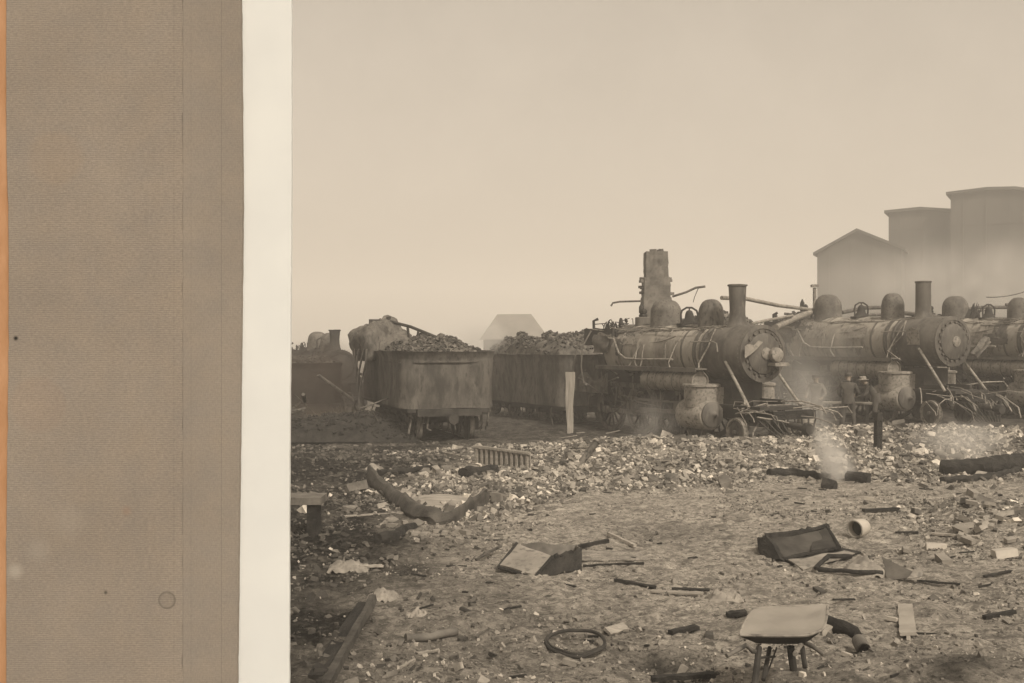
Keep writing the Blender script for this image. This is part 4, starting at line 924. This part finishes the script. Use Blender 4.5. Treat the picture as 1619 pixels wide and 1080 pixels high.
# sheet-iron scrap, barrel hoop strip and cloth heap
o = empty('iron_scrap', G(1415, 925), label='upright scrap of sheet iron with a twisted foot', cat='scrap iron')
b0 = Vector(o.location)
m = MB(); quad_sheet(m, Q(1404, 916, 12.9), Q(1440, 915, 12.7), Q(1442, 904, 12.8), Q(1394, 880, 13.3), .012, 10, .02, .0, 11); m.build('sheet', 'rust_sheet', o, smooth=50)
m = MB(); quad_sheet(m, Q(1434, 915, 12.6), Q(1458, 912, 12.7), Q(1460, 902, 12.75), Q(1446, 902, 12.8), .012, 6, .02, seed=12); m.build('twisted_foot', 'pale_metal', o, smooth=50)
pts = [G(1292, 905, .02), G(1300, 896, .06), G(1325, 892, .08), G(1345, 895, .05)]
log('iron_strap', 'curled iron strap below the open trunk lid', [G(1345, 888, .08), G(1310, 890, .08), G(1290, 900, .06), G(1296, 908, .05), G(1340, 910, .05), G(1395, 912, .05)], .028, 'char', amp=.015, cat='strap')
def rag(label, px, py, w_, h_, mat='rag', seed=1):
    a = G(px, py); m = MB()
    m.sheet(lambda u, v: a+Vector(((u-.5)*w_+.1*w_*noise.noise(Vector((u*3, v*3, seed))), (v-.5)*w_*.8, -.01+h_*(1-(2*u-1)**2)**.7*(1-(2*v-1)**2)**.7*(.8+.6*noise.noise(Vector((u*3+seed, v*3, 5))))+.05*noise.noise(Vector((u*9, v*9, seed))))), 22, 18, .012)
    return tag(m.build('crumpled_cloth', mat, smooth=60), label, 'cloth')
rag('heap of crumpled cloth beside the open trunk', 1368, 902, .62, .17, seed=1)
rag('crumpled rag left of the wheelbarrow', 1147, 948, .36, .12, seed=2)
rag('small curled white cloth at the lower left', 660, 975, .24, .07, seed=3, mat='rag')
rag('flattened pale cloth at the left beside the pale sliver', 552, 897, .50, .10, seed=4)
rag('scrap of pale cloth at the top of the long beam', 606, 946, .34, .10, seed=5)
rag('pale bundle at the far left beyond the curved slab', 592, 742, .42, .16, seed=6)
# bucket
a = G(1352, 850, .13); ax = Vector((-.75, -.62, -.05)).normalized()
o = empty('enamel_bucket', a-Vector((0, 0, .13)), label='white enamel bucket lying on its side with dark mouth', cat='bucket')
b0 = Vector(o.location)
m = MB(); m.lathe([(.095, .25), (.12, .20), (.135, .05), (.125, -.01), (.112, -.012), (.112, .02), (.115, .2), (.02, .22)], (a-b0), -ax, 30, cap=False); m.build('bucket_body', 'enamel', o)
m = MB(); m.ring(a-b0-ax*-.01, ax, .12, .012, 30, 6); m.build('bucket_rim', 'grey_iron', o)
m = MB(); m.lathe([(.11, .10), (.11, .11)], a-b0, -ax, 24); m.build('mouth_shade', 'dark_iron', o)  # dark disc painting the shade inside the mouth
# iron hoop tyre
a = G(911, 1027, .03); m = MB(); m.ring(a+Vector((0, 0, .035)), (0, -.16, 1), .275, .017, 60, 8, 1.0); m.ring(a+Vector((.008, .01, .045)), (.02, -.14, 1), .262, .010, 60, 6, 1.0); m.jit(.022, 4); hoop = m.build('wheel_hoop', 'dark_iron'); tag(hoop, 'round dark wheel rim lying on the cinders', 'wheel rim')
# white scraps and bricks
def brick(label, px, py, L_, mat='brick', grp=None, rz=None, name='brick'):
    a = G(px, py); m = MB(); m.box((0, 0, L_*.16), (L_, L_*.5, L_*.36), 0, R.uniform(-.15, .15), R.uniform(-.15, .15)); m.jit(L_*.06, 9)
    o = m.build(name, mat, loc=a, rz=R.uniform(0, 3) if rz is None else rz, smooth=0); return tag(o, label, 'brick', grp)
brick('pale brick lying alone right of the sheet-iron scrap', 1480, 871, .26, 'enamel', rz=-.2)
brick('flat pale brick nearer the open trunk on bare dirt', 1432, 872, .15, 'brick')
brick('grey brick pair below the pale lone brick', 1492, 888, .26, 'brick')
brick('white brick at the right edge of the bare dirt', 1588, 882, .30, 'enamel', rz=.1)
brick('tiny white brick on the slope beyond the bucket', 1374, 791, .17, 'enamel')
brick('broken triangular stone standing at the right', 1540, 785, .30, 'brick')
brick('white stone right of the wheelbarrow beside the board', 1411, 983, .10, 'enamel')
brick('rounded white stone at the foot of the wheelbarrow log', 1339, 1038, .09, 'enamel')
brick('dark squared block at the near middle', 1122, 1006, .15, 'brick_dark')
brick('brick half under the wheel rim', 902, 1052, .13, 'brick')
brick('brick behind the wheelbarrow among splinters', 1296, 937, .16, 'brick_dark')
brick('stone by the left of the rag', 1168, 929, .14, 'brick')
proto = brick('loose pale brick at the foot of the curved slab', 640, 832, .15, 'brick', 'loose bricks at the foot of the curved slab')
spots = [(656, 842), (672, 848), (690, 842), (704, 846), (722, 838), (735, 846), (660, 858), (615, 850), (748, 828), (770, 842), (795, 836), (620, 834)]
for (px_, py_) in spots:
    c_ = proto.copy(); COL.objects.link(c_); c_.location = G(px_, py_); c_.rotation_euler.z = R.uniform(0, 3); s_ = R.uniform(.6, 1.2); c_.scale = (s_, s_, s_)
proto = brick('loose brick lying in the rubble pile at the right edge', 1560, 830, .17, 'brick', 'loose bricks in the right rubble pile')
for k in range(26):
    c_ = proto.copy(); COL.objects.link(c_); c_.location = G(R.uniform(1515, 1618), R.uniform(800, 866)); c_.rotation_euler.z = R.uniform(0, 3); c_.rotation_euler.x = R.uniform(-.5, .5); s_ = R.uniform(.6, 1.3); c_.scale = (s_, s_, s_); c_.location.z += .03
proto = brick('loose brick on top of the central brick rubble band', 1000, 740, .15, 'brick', 'loose bricks on the central rubble band')
for k in range(150):
    for _ in range(20):
        px_ = R.uniform(800, 1480); py_ = R.uniform(692, 800); a = G(px_, py_)
        if float(rubble_density(np.array([a.x]), np.array([a.y]))[0]) > .3: break
    c_ = proto.copy(); COL.objects.link(c_); c_.location = a; c_.rotation_euler = (R.uniform(-.8, .8), R.uniform(-.6, .6), R.uniform(0, 3)); s_ = R.uniform(.6, 1.25); c_.scale = (s_, s_, s_*R.uniform(.7, 1.2)); c_.location.z += .05

# small char splinters strewn over the ground (uncountable litter)
m = MB()
for k in range(170):
    x_ = R.uniform(-4, 9); y_ = R.uniform(7, 22)
    if R.random() > .35+.65*float(vnoise(np.array([x_]), np.array([y_]), .8, 51)[0]): continue
    L_ = R.uniform(.03, .10)+.25*R.random()**4; an = R.uniform(-1, 1)*.9
    m.box((x_, y_, H(x_, y_)+.012), (L_, R.uniform(.01, .035), .02), an, 0, R.uniform(-.1, .1))
m.jit(.012, 8); tag(m.build('litter', 'char', smooth=0), 'charred splinters littering the foreground dirt', 'litter', kind='stuff')

# ------------------------------------------------------------------ workmen
def person(label, loc, rz, J, hat='cap', coat='cloth_dark', hunch=0):
    """J: joints in local metres, facing +y; body grown by a skin modifier"""
    o = empty('person', loc, rz, label=label, cat='person', group='workmen beside the second locomotive')
    names = ['pelvis', 'waist', 'chest', 'neckb', 'neck', 'head', 'crown', 'ls', 'le', 'lw', 'lh', 'rs', 're', 'rw', 'rh', 'lhip', 'lk', 'la', 'lt', 'rhip', 'rk', 'ra', 'rt']
    rad = dict(pelvis=.16, waist=.155, chest=.18, neckb=.10, neck=.06, head=.095, crown=.075, ls=.085, le=.062, lw=.045, lh=.036, rs=.085, re=.062, rw=.045, rh=.036, lhip=.11, lk=.078, la=.058, lt=.045, rhip=.11, rk=.078, ra=.058, rt=.045)
    edges = [('pelvis', 'waist'), ('waist', 'chest'), ('chest', 'neckb'), ('neckb', 'neck'), ('neck', 'head'), ('head', 'crown'), ('chest', 'ls'), ('ls', 'le'), ('le', 'lw'), ('lw', 'lh'), ('chest', 'rs'), ('rs', 're'), ('re', 'rw'), ('rw', 'rh'), ('pelvis', 'lhip'), ('lhip', 'lk'), ('lk', 'la'), ('la', 'lt'), ('pelvis', 'rhip'), ('rhip', 'rk'), ('rk', 'ra'), ('ra', 'rt')]
    me = bpy.data.meshes.new('body'); me.from_pydata([J[n] for n in names], [(names.index(a), names.index(b_)) for a, b_ in edges], [])
    tmp = bpy.data.objects.new('body', me); COL.objects.link(tmp)
    md = tmp.modifiers.new('skin', 'SKIN'); sv = me.skin_vertices[0].data
    for i, n in enumerate(names): sv[i].radius = (rad[n], rad[n]*(.8 if n in ('pelvis', 'waist', 'chest') else 1)); sv[i].use_root = (i == 0)
    tmp.modifiers.new('sub', 'SUBSURF').levels = 2
    dg = bpy.context.evaluated_depsgraph_get(); ev = tmp.evaluated_get(dg); m2 = bpy.data.meshes.new_from_object(ev)
    bpy.data.objects.remove(tmp)
    body = bpy.data.objects.new('body', m2); COL.objects.link(body); body.parent = o
    m2.materials.clear(); m2.materials.append(M[coat]); m2.materials.append(M['skin'])
    hd = Vector(J['head']); nk = Vector(J['neck'])
    for p in m2.polygons:
        p.use_smooth = True; c_ = p.center
        if (c_-hd).length < .15 or min((c_-Vector(J['lh'])).length, (c_-Vector(J['rh'])).length) < .07: p.material_index = 1
    # face details and fingers are joined as skin pieces of the body
    f = MB(); fw = Vector((0, 1, -.1+0)).normalized(); 
    f.lathe([(.022, 0), (.012, .03)], hd+Vector((0, .085, -.0)), fw, 8); f.lathe([(.03, -.01), (.02, .02)], hd+Vector((.09, 0, 0)), (1, 0, 0), 8); f.lathe([(.03, -.01), (.02, .02)], hd+Vector((-.09, 0, 0)), (-1, 0, 0), 8); f.box(hd+Vector((0, .092, -.055)), (.05, .012, .012))
    for sx in (-1, 1): f.lathe([(.014, 0), (.008, .012)], hd+Vector((sx*.035, .082, .03)), (0, 1, 0), 8)
    for hn, wn in (('lh', 'lw'), ('rh', 'rw')):
        h = Vector(J[hn]); d = (h-Vector(J[wn])).normalized(); s_ = d.cross(Vector((0, 1, 0))).normalized() if abs(d.y) < .9 else Vector((1, 0, 0)); dn = Vector((0, 0, -1))
        for k in range(4):
            b_ = h+s_*(k-1.5)*.02; L_ = (.07, .08, .075, .06)[k]; f.tube([b_, b_+d*L_*.5, b_+d*L_*.8+dn*L_*.35], .0095, 6, .007)
        f.tube([h-d*.02+s_*.03, h+s_*.055+d*.02, h+s_*.05+d*.05], .011, 6, .008)
    fo = f.build('face_and_fingers', 'skin', body)
    if hat == 'cap':
        m = MB(); m.lathe([(.108, 0), (.115, .03), (.105, .08), (.06, .105), (.01, .11)], hd+Vector((0, -.005, .03)), (0, .05, 1), 18); m.box(hd+Vector((0, .12, .045)), (.13, .09, .012), 0, -.2); m.build('flat_cap', 'cloth_dark', o)
    else:
        m = MB(); m.lathe([(.19, 0), (.19, .012), (.115, .02), (.105, .10), (.07, .12), (.01, .115)], hd+Vector((0, 0, .045)), (0, .08, 1), 22); m.build('brimmed_hat', 'rag', o)
    # jacket skirt and boots
    pv = Vector(J['pelvis']); m = MB(); m.lathe([(.165, .14), (.185, 0), (.205, -.16), (.19, -.16), (.16, .1)], pv, (0, 0, 1), 20, cap=False)
    for i in range(len(m.v)): m.v[i].y = pv.y+(m.v[i].y-pv.y)*.8
    m.jit(.015, 6); m.build('jacket_skirt', coat, o)
    for kn in ('lt', 'rt'):
        t_ = Vector(J[kn]); m = MB(); m.box(t_+Vector((0, -.02, -.0)), (.095, .27, .085), taper=.8); m.jit(.008, 8); m.build('boot', 'char', o)
    return o
J1 = dict(pelvis=(0, -.02, .93), waist=(0, 0, 1.08), chest=(0, .03, 1.30), neckb=(0, .05, 1.43), neck=(0, .07, 1.50), head=(.0, .11, 1.60), crown=(0, .12, 1.68),
          ls=(-.20, .03, 1.36), le=(-.30, .05, 1.10), lw=(-.24, .25, .98), lh=(-.22, .33, .97), rs=(.20, .04, 1.36), re=(.29, .12, 1.12), rw=(.24, .34, 1.02), rh=(.22, .43, 1.02),
          lhip=(-.11, -.02, .86), lk=(-.14, .02, .47), la=(-.16, -.03, .10), lt=(-.17, .09, .05), rhip=(.11, -.02, .86), rk=(.15, .04, .48), ra=(.18, -.02, .10), rt=(.20, .10, .05))
J2 = dict(J1); J2.update(waist=(0, .05, 1.05), chest=(0, .17, 1.22), neckb=(0, .25, 1.32), neck=(0, .30, 1.37), head=(0, .38, 1.43), crown=(0, .42, 1.50), ls=(-.2, .2, 1.26), le=(-.28, .30, 1.0), lw=(-.2, .5, .95), lh=(-.18, .58, .95),
          rs=(.2, .2, 1.26), re=(.27, .32, 1.0), rw=(.16, .52, .98), rh=(.12, .6, .98))
yv = 33.6
pA = P(1341, 640, yv); person('workman in dark jacket and cap seen from behind, left of the pair', (pA.x, yv, H(pA.x, yv)), radians(-20), J1)
pB = P(1384, 640, yv+.2); person('stooping workman in pale brimmed hat by the drum-shaped valve chest', (pB.x, yv+.2, H(pB.x, yv+.2)), radians(70), J2, hat='brim')
# third man, faint in the smoke between the engines
pC = P(1291, 640, 34.2); person('workman standing faint in smoke between the first two locomotives', (pC.x, 34.2, H(pC.x, 34.2)), radians(150), J1, coat='rust_sheet')
# workbench trestle near them
a = P(1300, 640, 35.0)
o = empty('trestle', (a.x, a.y, H(a.x, a.y)), radians(-20), label='rough trestle of planks behind the left workman', cat='trestle')
m = MB(); m.box((.6, 0, .78), (2.2, .4, .06)); m.build('tabletop', 'wood', o)
for q in (-.3, .6, 1.4): m = MB(); m.box((q, 0, .37), (.1, .35, .78)); m.build('leg', 'char', o)
# barrel-like white can between engines
a = P(1275, 690, 31.2); m = MB(); m.lathe([(.24, 0), (.27, .2), (.27, .5), (.22, .62)], (a.x, a.y, H(a.x, a.y)), (0, 0, 1), 24); m.jit(.02, 3); tag(m.build('barrel', 'wood'), 'pale barrel at the nose of the nearest locomotive', 'barrel')

# dark wreck heap low at the far left
m = MB(); heap(m, 7, 4.5, .75, 0, 31, 1500, off=(-6.2, 33.0), size=(.03, .13)); tag(m.build('debris', 'char', smooth=0), 'dark burnt heap under the smoke at the left', 'debris', kind='stuff')
m = MB()
for k in range(22):
    a = Vector((R.uniform(-8, -3.9), R.uniform(31, 36), R.uniform(.3, 1.3))); m.tube([a, a+Vector((R.uniform(-1, 1), R.uniform(-1, 1), R.uniform(-.4, .9)))], R.uniform(.02, .06), 6)
tag(m.build('debris', 'scale_iron', smooth=0), 'twisted rods sticking out of the dark left heap', 'debris', kind='stuff')

# ------------------------------------------------------------------ cardboard mount standing at the left
YM = 7.0; K = YM/F
def mx(px): return (px-CX)*K
ZT = CAMZ+(HY+60)*K
o = empty('cardboard_mount', (mx(195), YM, 0), label='tall taupe cardboard mount with a white border and orange left edge', cat='mount board')
ox = mx(195)
def cm_mat(nm, wk):
    m = bpy.data.materials.new(nm); t, out, b = nodes(m)
    tc = t.nodes.new('ShaderNodeTexCoord'); sep = t.nodes.new('ShaderNodeSeparateXYZ'); lk(t, tc.outputs['Object'], sep.inputs[0])
    def N(scale, det, vec=(1, 1, 1), rough=.6):
        mp = t.nodes.new('ShaderNodeMapping'); mp.inputs['Scale'].default_value = vec; lk(t, tc.outputs['Object'], mp.inputs[0])
        n = t.nodes.new('ShaderNodeTexNoise'); n.inputs['Scale'].default_value = scale; n.inputs['Detail'].default_value = det; n.inputs['Roughness'].default_value = rough; lk(t, mp.outputs[0], n.inputs[0]); return n.outputs[0]
    def RP(src, p0, p1, c0, c1):
        r = t.nodes.new('ShaderNodeValToRGB'); r.color_ramp.elements[0].position = p0; r.color_ramp.elements[1].position = p1; r.color_ramp.elements[0].color = (*c0, 1); r.color_ramp.elements[1].color = (*c1, 1); lk(t, src, r.inputs[0]); return r.outputs[0]
    def MX(f, a, b_, bt='MIX'):
        q = t.nodes.new('ShaderNodeMix'); q.data_type = 'RGBA'; q.blend_type = bt
        for s_, i in ((f, 0), (a, 6), (b_, 7)):
            if isinstance(s_, (float, int)): q.inputs[i].default_value = s_
            elif isinstance(s_, tuple): q.inputs[i].default_value = (*s_, 1)
            else: lk(t, s_, q.inputs[i])
        return q.outputs[2]
    base = RP(N(.9, 4), .35, .65, CARD_A, CARD_B)
    weave = N(125, 1.5, (.3, 1, 1), .5); weave2 = N(130, 2, (1, 1, .35), .5)
    wv = t.nodes.new('ShaderNodeTexWave'); wv.wave_type = 'BANDS'; wv.bands_direction = 'Z'; wv.inputs['Scale'].default_value = 25; wv.inputs['Distortion'].default_value = 1.6; wv.inputs['Detail'].default_value = 2; wv.inputs['Detail Scale'].default_value = .6
    lk(t, tc.outputs['Object'], wv.inputs[0])
    base = MX(1.0, base, RP(wv.outputs['Fac'], .0, 1., (1-.10*wk,)*3, (1+.10*wk,)*3), 'MULTIPLY')
    base = MX(1.0, base, RP(weave, .3, .7, (1-.11*wk,)*3, (1+.11*wk,)*3), 'MULTIPLY')
    base = MX(1.0, base, RP(weave2, .3, .7, (1-.07,)*3, (1.07,)*3), 'MULTIPLY')
    base = MX(1.0, base, RP(N(4, 5), .3, .7, (.94, .95, .97), (1.05, 1.03, 1.0)), 'MULTIPLY')
    def spot(px, py, r0, r1, col, ring=False, soft=.3):
        d = t.nodes.new('ShaderNodeVectorMath'); d.operation = 'DISTANCE'
        cb = t.nodes.new('ShaderNodeCombineXYZ'); lk(t, sep.outputs[0], cb.inputs[0]); lk(t, sep.outputs[2], cb.inputs[2])
        lk(t, cb.outputs[0], d.inputs[0]); d.inputs[1].default_value = (mx(px)-ox, 0, CAMZ-(py-HY)*K)
        r = t.nodes.new('ShaderNodeValToRGB'); e = r.color_ramp.elements; sc_ = 1/(.2)
        mm = t.nodes.new('ShaderNodeMath'); mm.operation = 'MULTIPLY'; mm.inputs[1].default_value = sc_; lk(t, d.outputs['Value'], mm.inputs[0]); lk(t, mm.outputs[0], r.inputs[0])
        R1 = r1*K*sc_
        if ring:
            e[0].position = R1*.7; e[0].color = (.25, .25, .25, 1); e[1].position = R1*.93; e[1].color = (1, 1, 1, 1)
            q = e.new(R1*1.06); q.color = (0, 0, 0, 1)
        else:
            e[0].position = R1*.3; e[0].color = (1, 1, 1, 1); e[1].position = R1; e[1].color = (0, 0, 0, 1)
        mm2 = t.nodes.new('ShaderNodeMath'); mm2.operation = 'MULTIPLY'; mm2.inputs[1].default_value = soft; lk(t, r.outputs[0], mm2.inputs[0])
        return mm2.outputs[0], col
    for s_ in (spot(264, 949, 0, 14, g(.11), True, .65), spot(25, 535, 0, 5, g(.02), soft=1), spot(167, 937, 0, 4, g(.06), soft=.8), spot(200, 808, 0, 10, (.25, .13, .08), soft=0.23), spot(24, 903, 0, 16, g(.5), soft=.5), spot(60, 870, 0, 24, g(.42), soft=.25), spot(110, 825, 0, 34, g(.42), soft=.2), spot(0, 330, 0, 30, (.2, .13, .08), soft=0.10), spot(88, 250, 0, 120, (.3, .2, .11), soft=0.11), spot(60, 640, 0, 130, (.28, .18, .12), soft=0.12)):
        base = MX(s_[0], base, s_[1])
    # pencil-thin score lines that run down the card
    for px, wd, cc in ((289.5, .0022, .86), (302, .002, .90), (350, .0022, .80), (275, .002, .86)):
        sb = t.nodes.new('ShaderNodeMath'); sb.operation = 'COMPARE'; sb.inputs[1].default_value = mx(px)-ox; sb.inputs[2].default_value = wd; lk(t, sep.outputs[0], sb.inputs[0])
        base = MX(sb.outputs[0], base, MX(1.0, base, (cc, cc, cc), 'MULTIPLY'))
    lk(t, base, b.inputs['Base Color']); b.inputs['Roughness'].default_value = .95; b.inputs['Specular IOR Level'].default_value = .1
    bp = t.nodes.new('ShaderNodeBump'); bp.inputs['Strength'].default_value = .25; bp.inputs['Distance'].default_value = .003; lk(t, weave, bp.inputs['Height']); lk(t, bp.outputs[0], b.inputs['Normal'])
    lk(t, b.outputs[0], out.inputs[0]); return m
CARD_A, CARD_B = (.228, .197, .165), (.256, .224, .190)
M['card'] = cm_mat('woven_card', 1.0)
CARD_A, CARD_B = (.227, .199, .169), (.250, .221, .189)
M['card_band'] = cm_mat('smooth_card', .35)
M['white_card'] = rough_mat('white_paper', (.62, .635, .63), (.66, .675, .665), 2, .9, 0, .1, 60, bdist=.002)
M['orange'] = rough_mat('orange_edge', (.36, .185, .085), (.46, .26, .14), 6, .8, 0, .2, 40, (1, 1, .3), bdist=.002)
def board_slab(name, mat, fx0, fx1, yf, th, parent=o, wob=0.0, n=90):
    m = MB(); vs = []; fs = []
    z0 = -.05
    for i in range(n+1):
        z = z0+(ZT-z0)*i/n; py = HY+(CAMZ-z)/K
        a = mx(fx0(py))-ox+wob*K*noise.noise(Vector((0, z*9, 3))); b_ = mx(fx1(py))-ox+wob*K*noise.noise(Vector((5, z*9, 3)))
        vs += [(a, yf, z), (b_, yf, z), (b_, yf+th, z), (a, yf+th, z)]
    for i in range(n):
        q = i*4
        for k in range(4): fs.append((q+k, q+(k+1) % 4, q+4+(k+1) % 4, q+4+k))
    fs += [(3, 2, 1, 0), (n*4, n*4+1, n*4+2, n*4+3)]
    m.add(vs, fs); return m.build(name, mat, parent, smooth=30)
edge_r = lambda py: 380+ 3.0*(py/330 if py < 330 else max(-3, 1-(py-330)/250))
board_slab('card_panel', 'card', lambda p: 10+6*sst(200, 380, p)*(1-sst(500, 900, p))*.6, lambda p: 288, 0, .05, wob=1.2)
board_slab('card_band', 'card_band', lambda p: 288.2, edge_r, .001, .05, wob=.7)
board_slab('white_border', 'white_card', lambda p: 300, lambda p: 458-4.0*float(sst(200, 900, p)), .060, .04, wob=.7)
board_slab('orange_edge', 'orange', lambda p: -12, lambda p: 11+6*sst(200, 380, p)*(1-sst(500, 900, p))*.6, .02, .03, wob=1.5)

# ------------------------------------------------------------------ air and smoke
def vol(name, label, c, rad, dens, scale, seed, col=(.80, .70, .57), thr=.45, stretch=(1, 1, 1), cat='smoke', lean=(0, 0)):
    m = MB(); n = 20; prof = [(cos(a)*1.0, sin(a)) for a in [(-pi/2)+(pi*k/10) for k in range(11)]]
    m.lathe([(max(r_, .01), h_) for r_, h_ in prof], (0, 0, 0), (0, 0, 1), 20)
    for i in range(len(m.v)):
        p = m.v[i]; m.v[i] = Vector((p.x*rad[0]+lean[0]*p.z, p.y*rad[1]+lean[1]*p.z, p.z*rad[2]))
    ob = m.build(name, [bpy.data.materials.new(name)], smooth=60); ob.location = c
    mt = ob.data.materials[0]; mt.use_nodes = True; t = mt.node_tree; t.nodes.clear(); out = t.nodes.new('ShaderNodeOutputMaterial'); pv = t.nodes.new('ShaderNodeVolumePrincipled')
    pv.inputs['Color'].default_value = (*col, 1); pv.inputs['Anisotropy'].default_value = 0.0
    tc = t.nodes.new('ShaderNodeTexCoord'); sp = t.nodes.new('ShaderNodeSeparateXYZ'); lk(t, tc.outputs['Object'], sp.inputs[0])
    # unlean, normalise and measure the distance from the middle
    def MA(op, a, b_):
        q = t.nodes.new('ShaderNodeMath'); q.operation = op
        for s_, i in ((a, 0), (b_, 1)):
            if isinstance(s_, (int, float)): q.inputs[i].default_value = s_
            elif s_ is not None: lk(t, s_, q.inputs[i])
        return q.outputs[0]
    zn_ = MA('DIVIDE', sp.outputs[2], rad[2])
    xn = MA('DIVIDE', MA('SUBTRACT', sp.outputs[0], MA('MULTIPLY', zn_, lean[0])), rad[0]); yn = MA('DIVIDE', MA('SUBTRACT', sp.outputs[1], MA('MULTIPLY', zn_, lean[1])), rad[1])
    d2 = MA('ADD', MA('ADD', MA('MULTIPLY', xn, xn), MA('MULTIPLY', yn, yn)), MA('MULTIPLY', zn_, zn_))
    fall = MA('POWER', MA('MAXIMUM', MA('SUBTRACT', 1.0, d2), 0.0), 1.5)
    mp = t.nodes.new('ShaderNodeMapping'); mp.inputs['Location'].default_value = (seed*3.1, seed*1.7, 0); mp.inputs['Scale'].default_value = stretch; lk(t, tc.outputs['Object'], mp.inputs[0])
    n = t.nodes.new('ShaderNodeTexNoise'); n.inputs['Scale'].default_value = scale; n.inputs['Detail'].default_value = 3; n.inputs['Distortion'].default_value = .8; lk(t, mp.outputs[0], n.inputs[0])
    nn = MA('MAXIMUM', MA('MULTIPLY', MA('SUBTRACT', n.outputs[0], thr-.12), 3.5), 0.0)
    lk(t, MA('MULTIPLY', MA('MULTIPLY', fall, nn), dens), pv.inputs['Density']); lk(t, pv.outputs[0], out.inputs['Volume'])
    return tag(ob, label, cat, kind='stuff')
SM = (.95, .92, .87)
vol('smoke', 'bank of pale smoke drifting before the grain elevator', Vector((bx(1500, 90), 90, bz(455, 90))), (15, 9, 4.6), .095, .15, 1, SM, .46)
vol('smoke', 'thin smoke curling before the driving wheels of the nearest locomotive', P(1030, 668, 31.0), (1.3, .8, .95), .45, 1.9, 2, SM, .50, (1, 1, .5))
vol('smoke', 'smoke rising between the first two locomotives', P(1272, 650, 31.8), (1.3, 1.0, 1.7), .5, 1.0, 3, SM, .42, (1, 1, .5))
vol('smoke', 'white wisp of smoke rising from the charred log in the rubble', Vector(G(1322, 762))+Vector((-.05, 0, .42)), (.46, .4, .85), 4.5, 2.4, 4, SM, .42, (1, 1, .5), lean=(-.25, 0))
vol('smoke', 'thin smoke over the long charred beam at right', Vector(G(1530, 738))+Vector((0, .3, .5)), (1.3, .8, .6), 1.2, 1.3, 5, SM, .45)
vol('smoke', 'smoke trailing off the far end of the left tender', P(752, 532, 40), (1.4, 1.2, .9), .9, 1.2, 6, SM, .42)
vol('smoke', 'brown smoke blowing low across the far left', P(500, 668, 33), (3.8, 2.0, .75), .10, .45, 7, (.62, .54, .44), .40, (1, 1, 2))
vol('smoke', 'thin veil of smoke around the second locomotive boiler', P(1290, 570, 37), (4.0, 2.0, 2.2), .10, .5, 8, SM, .40)
vol('smoke', 'light smoke hanging low along the engines', P(1180, 610, 38), (9.0, 3.0, 2.0), .035, .35, 9, SM, .42)
vol('smoke', 'pale smoke rising off the elevator foot at the right edge', P(1590, 440, 80), (9, 6, 4.0), .05, .2, 10, SM, .44)
vol('smoke', 'dark smoke hanging over the wrecks at the far left', P(505, 610, 34.5), (2.6, 1.6, 1.7), .55, .5, 11, (.16, .13, .11), .30)
bpy.context.view_layer.update()
m = MB(); m.box((0, 460, 28), (1500, 1120, 60)); hz = m.build('haze', [bpy.data.materials.new('haze')], smooth=0)
mt = hz.data.materials[0]; mt.use_nodes = True; t = mt.node_tree; t.nodes.clear(); out = t.nodes.new('ShaderNodeOutputMaterial'); pv = t.nodes.new('ShaderNodeVolumePrincipled')
pv.inputs['Color'].default_value = (.98, .95, .90, 1); pv.inputs['Density'].default_value = .0029; pv.inputs['Anisotropy'].default_value = 0
lk(t, pv.outputs[0], out.inputs['Volume']); tag(hz, kind='stuff'); hz['label'] = 'brown smoky haze filling the whole yard'
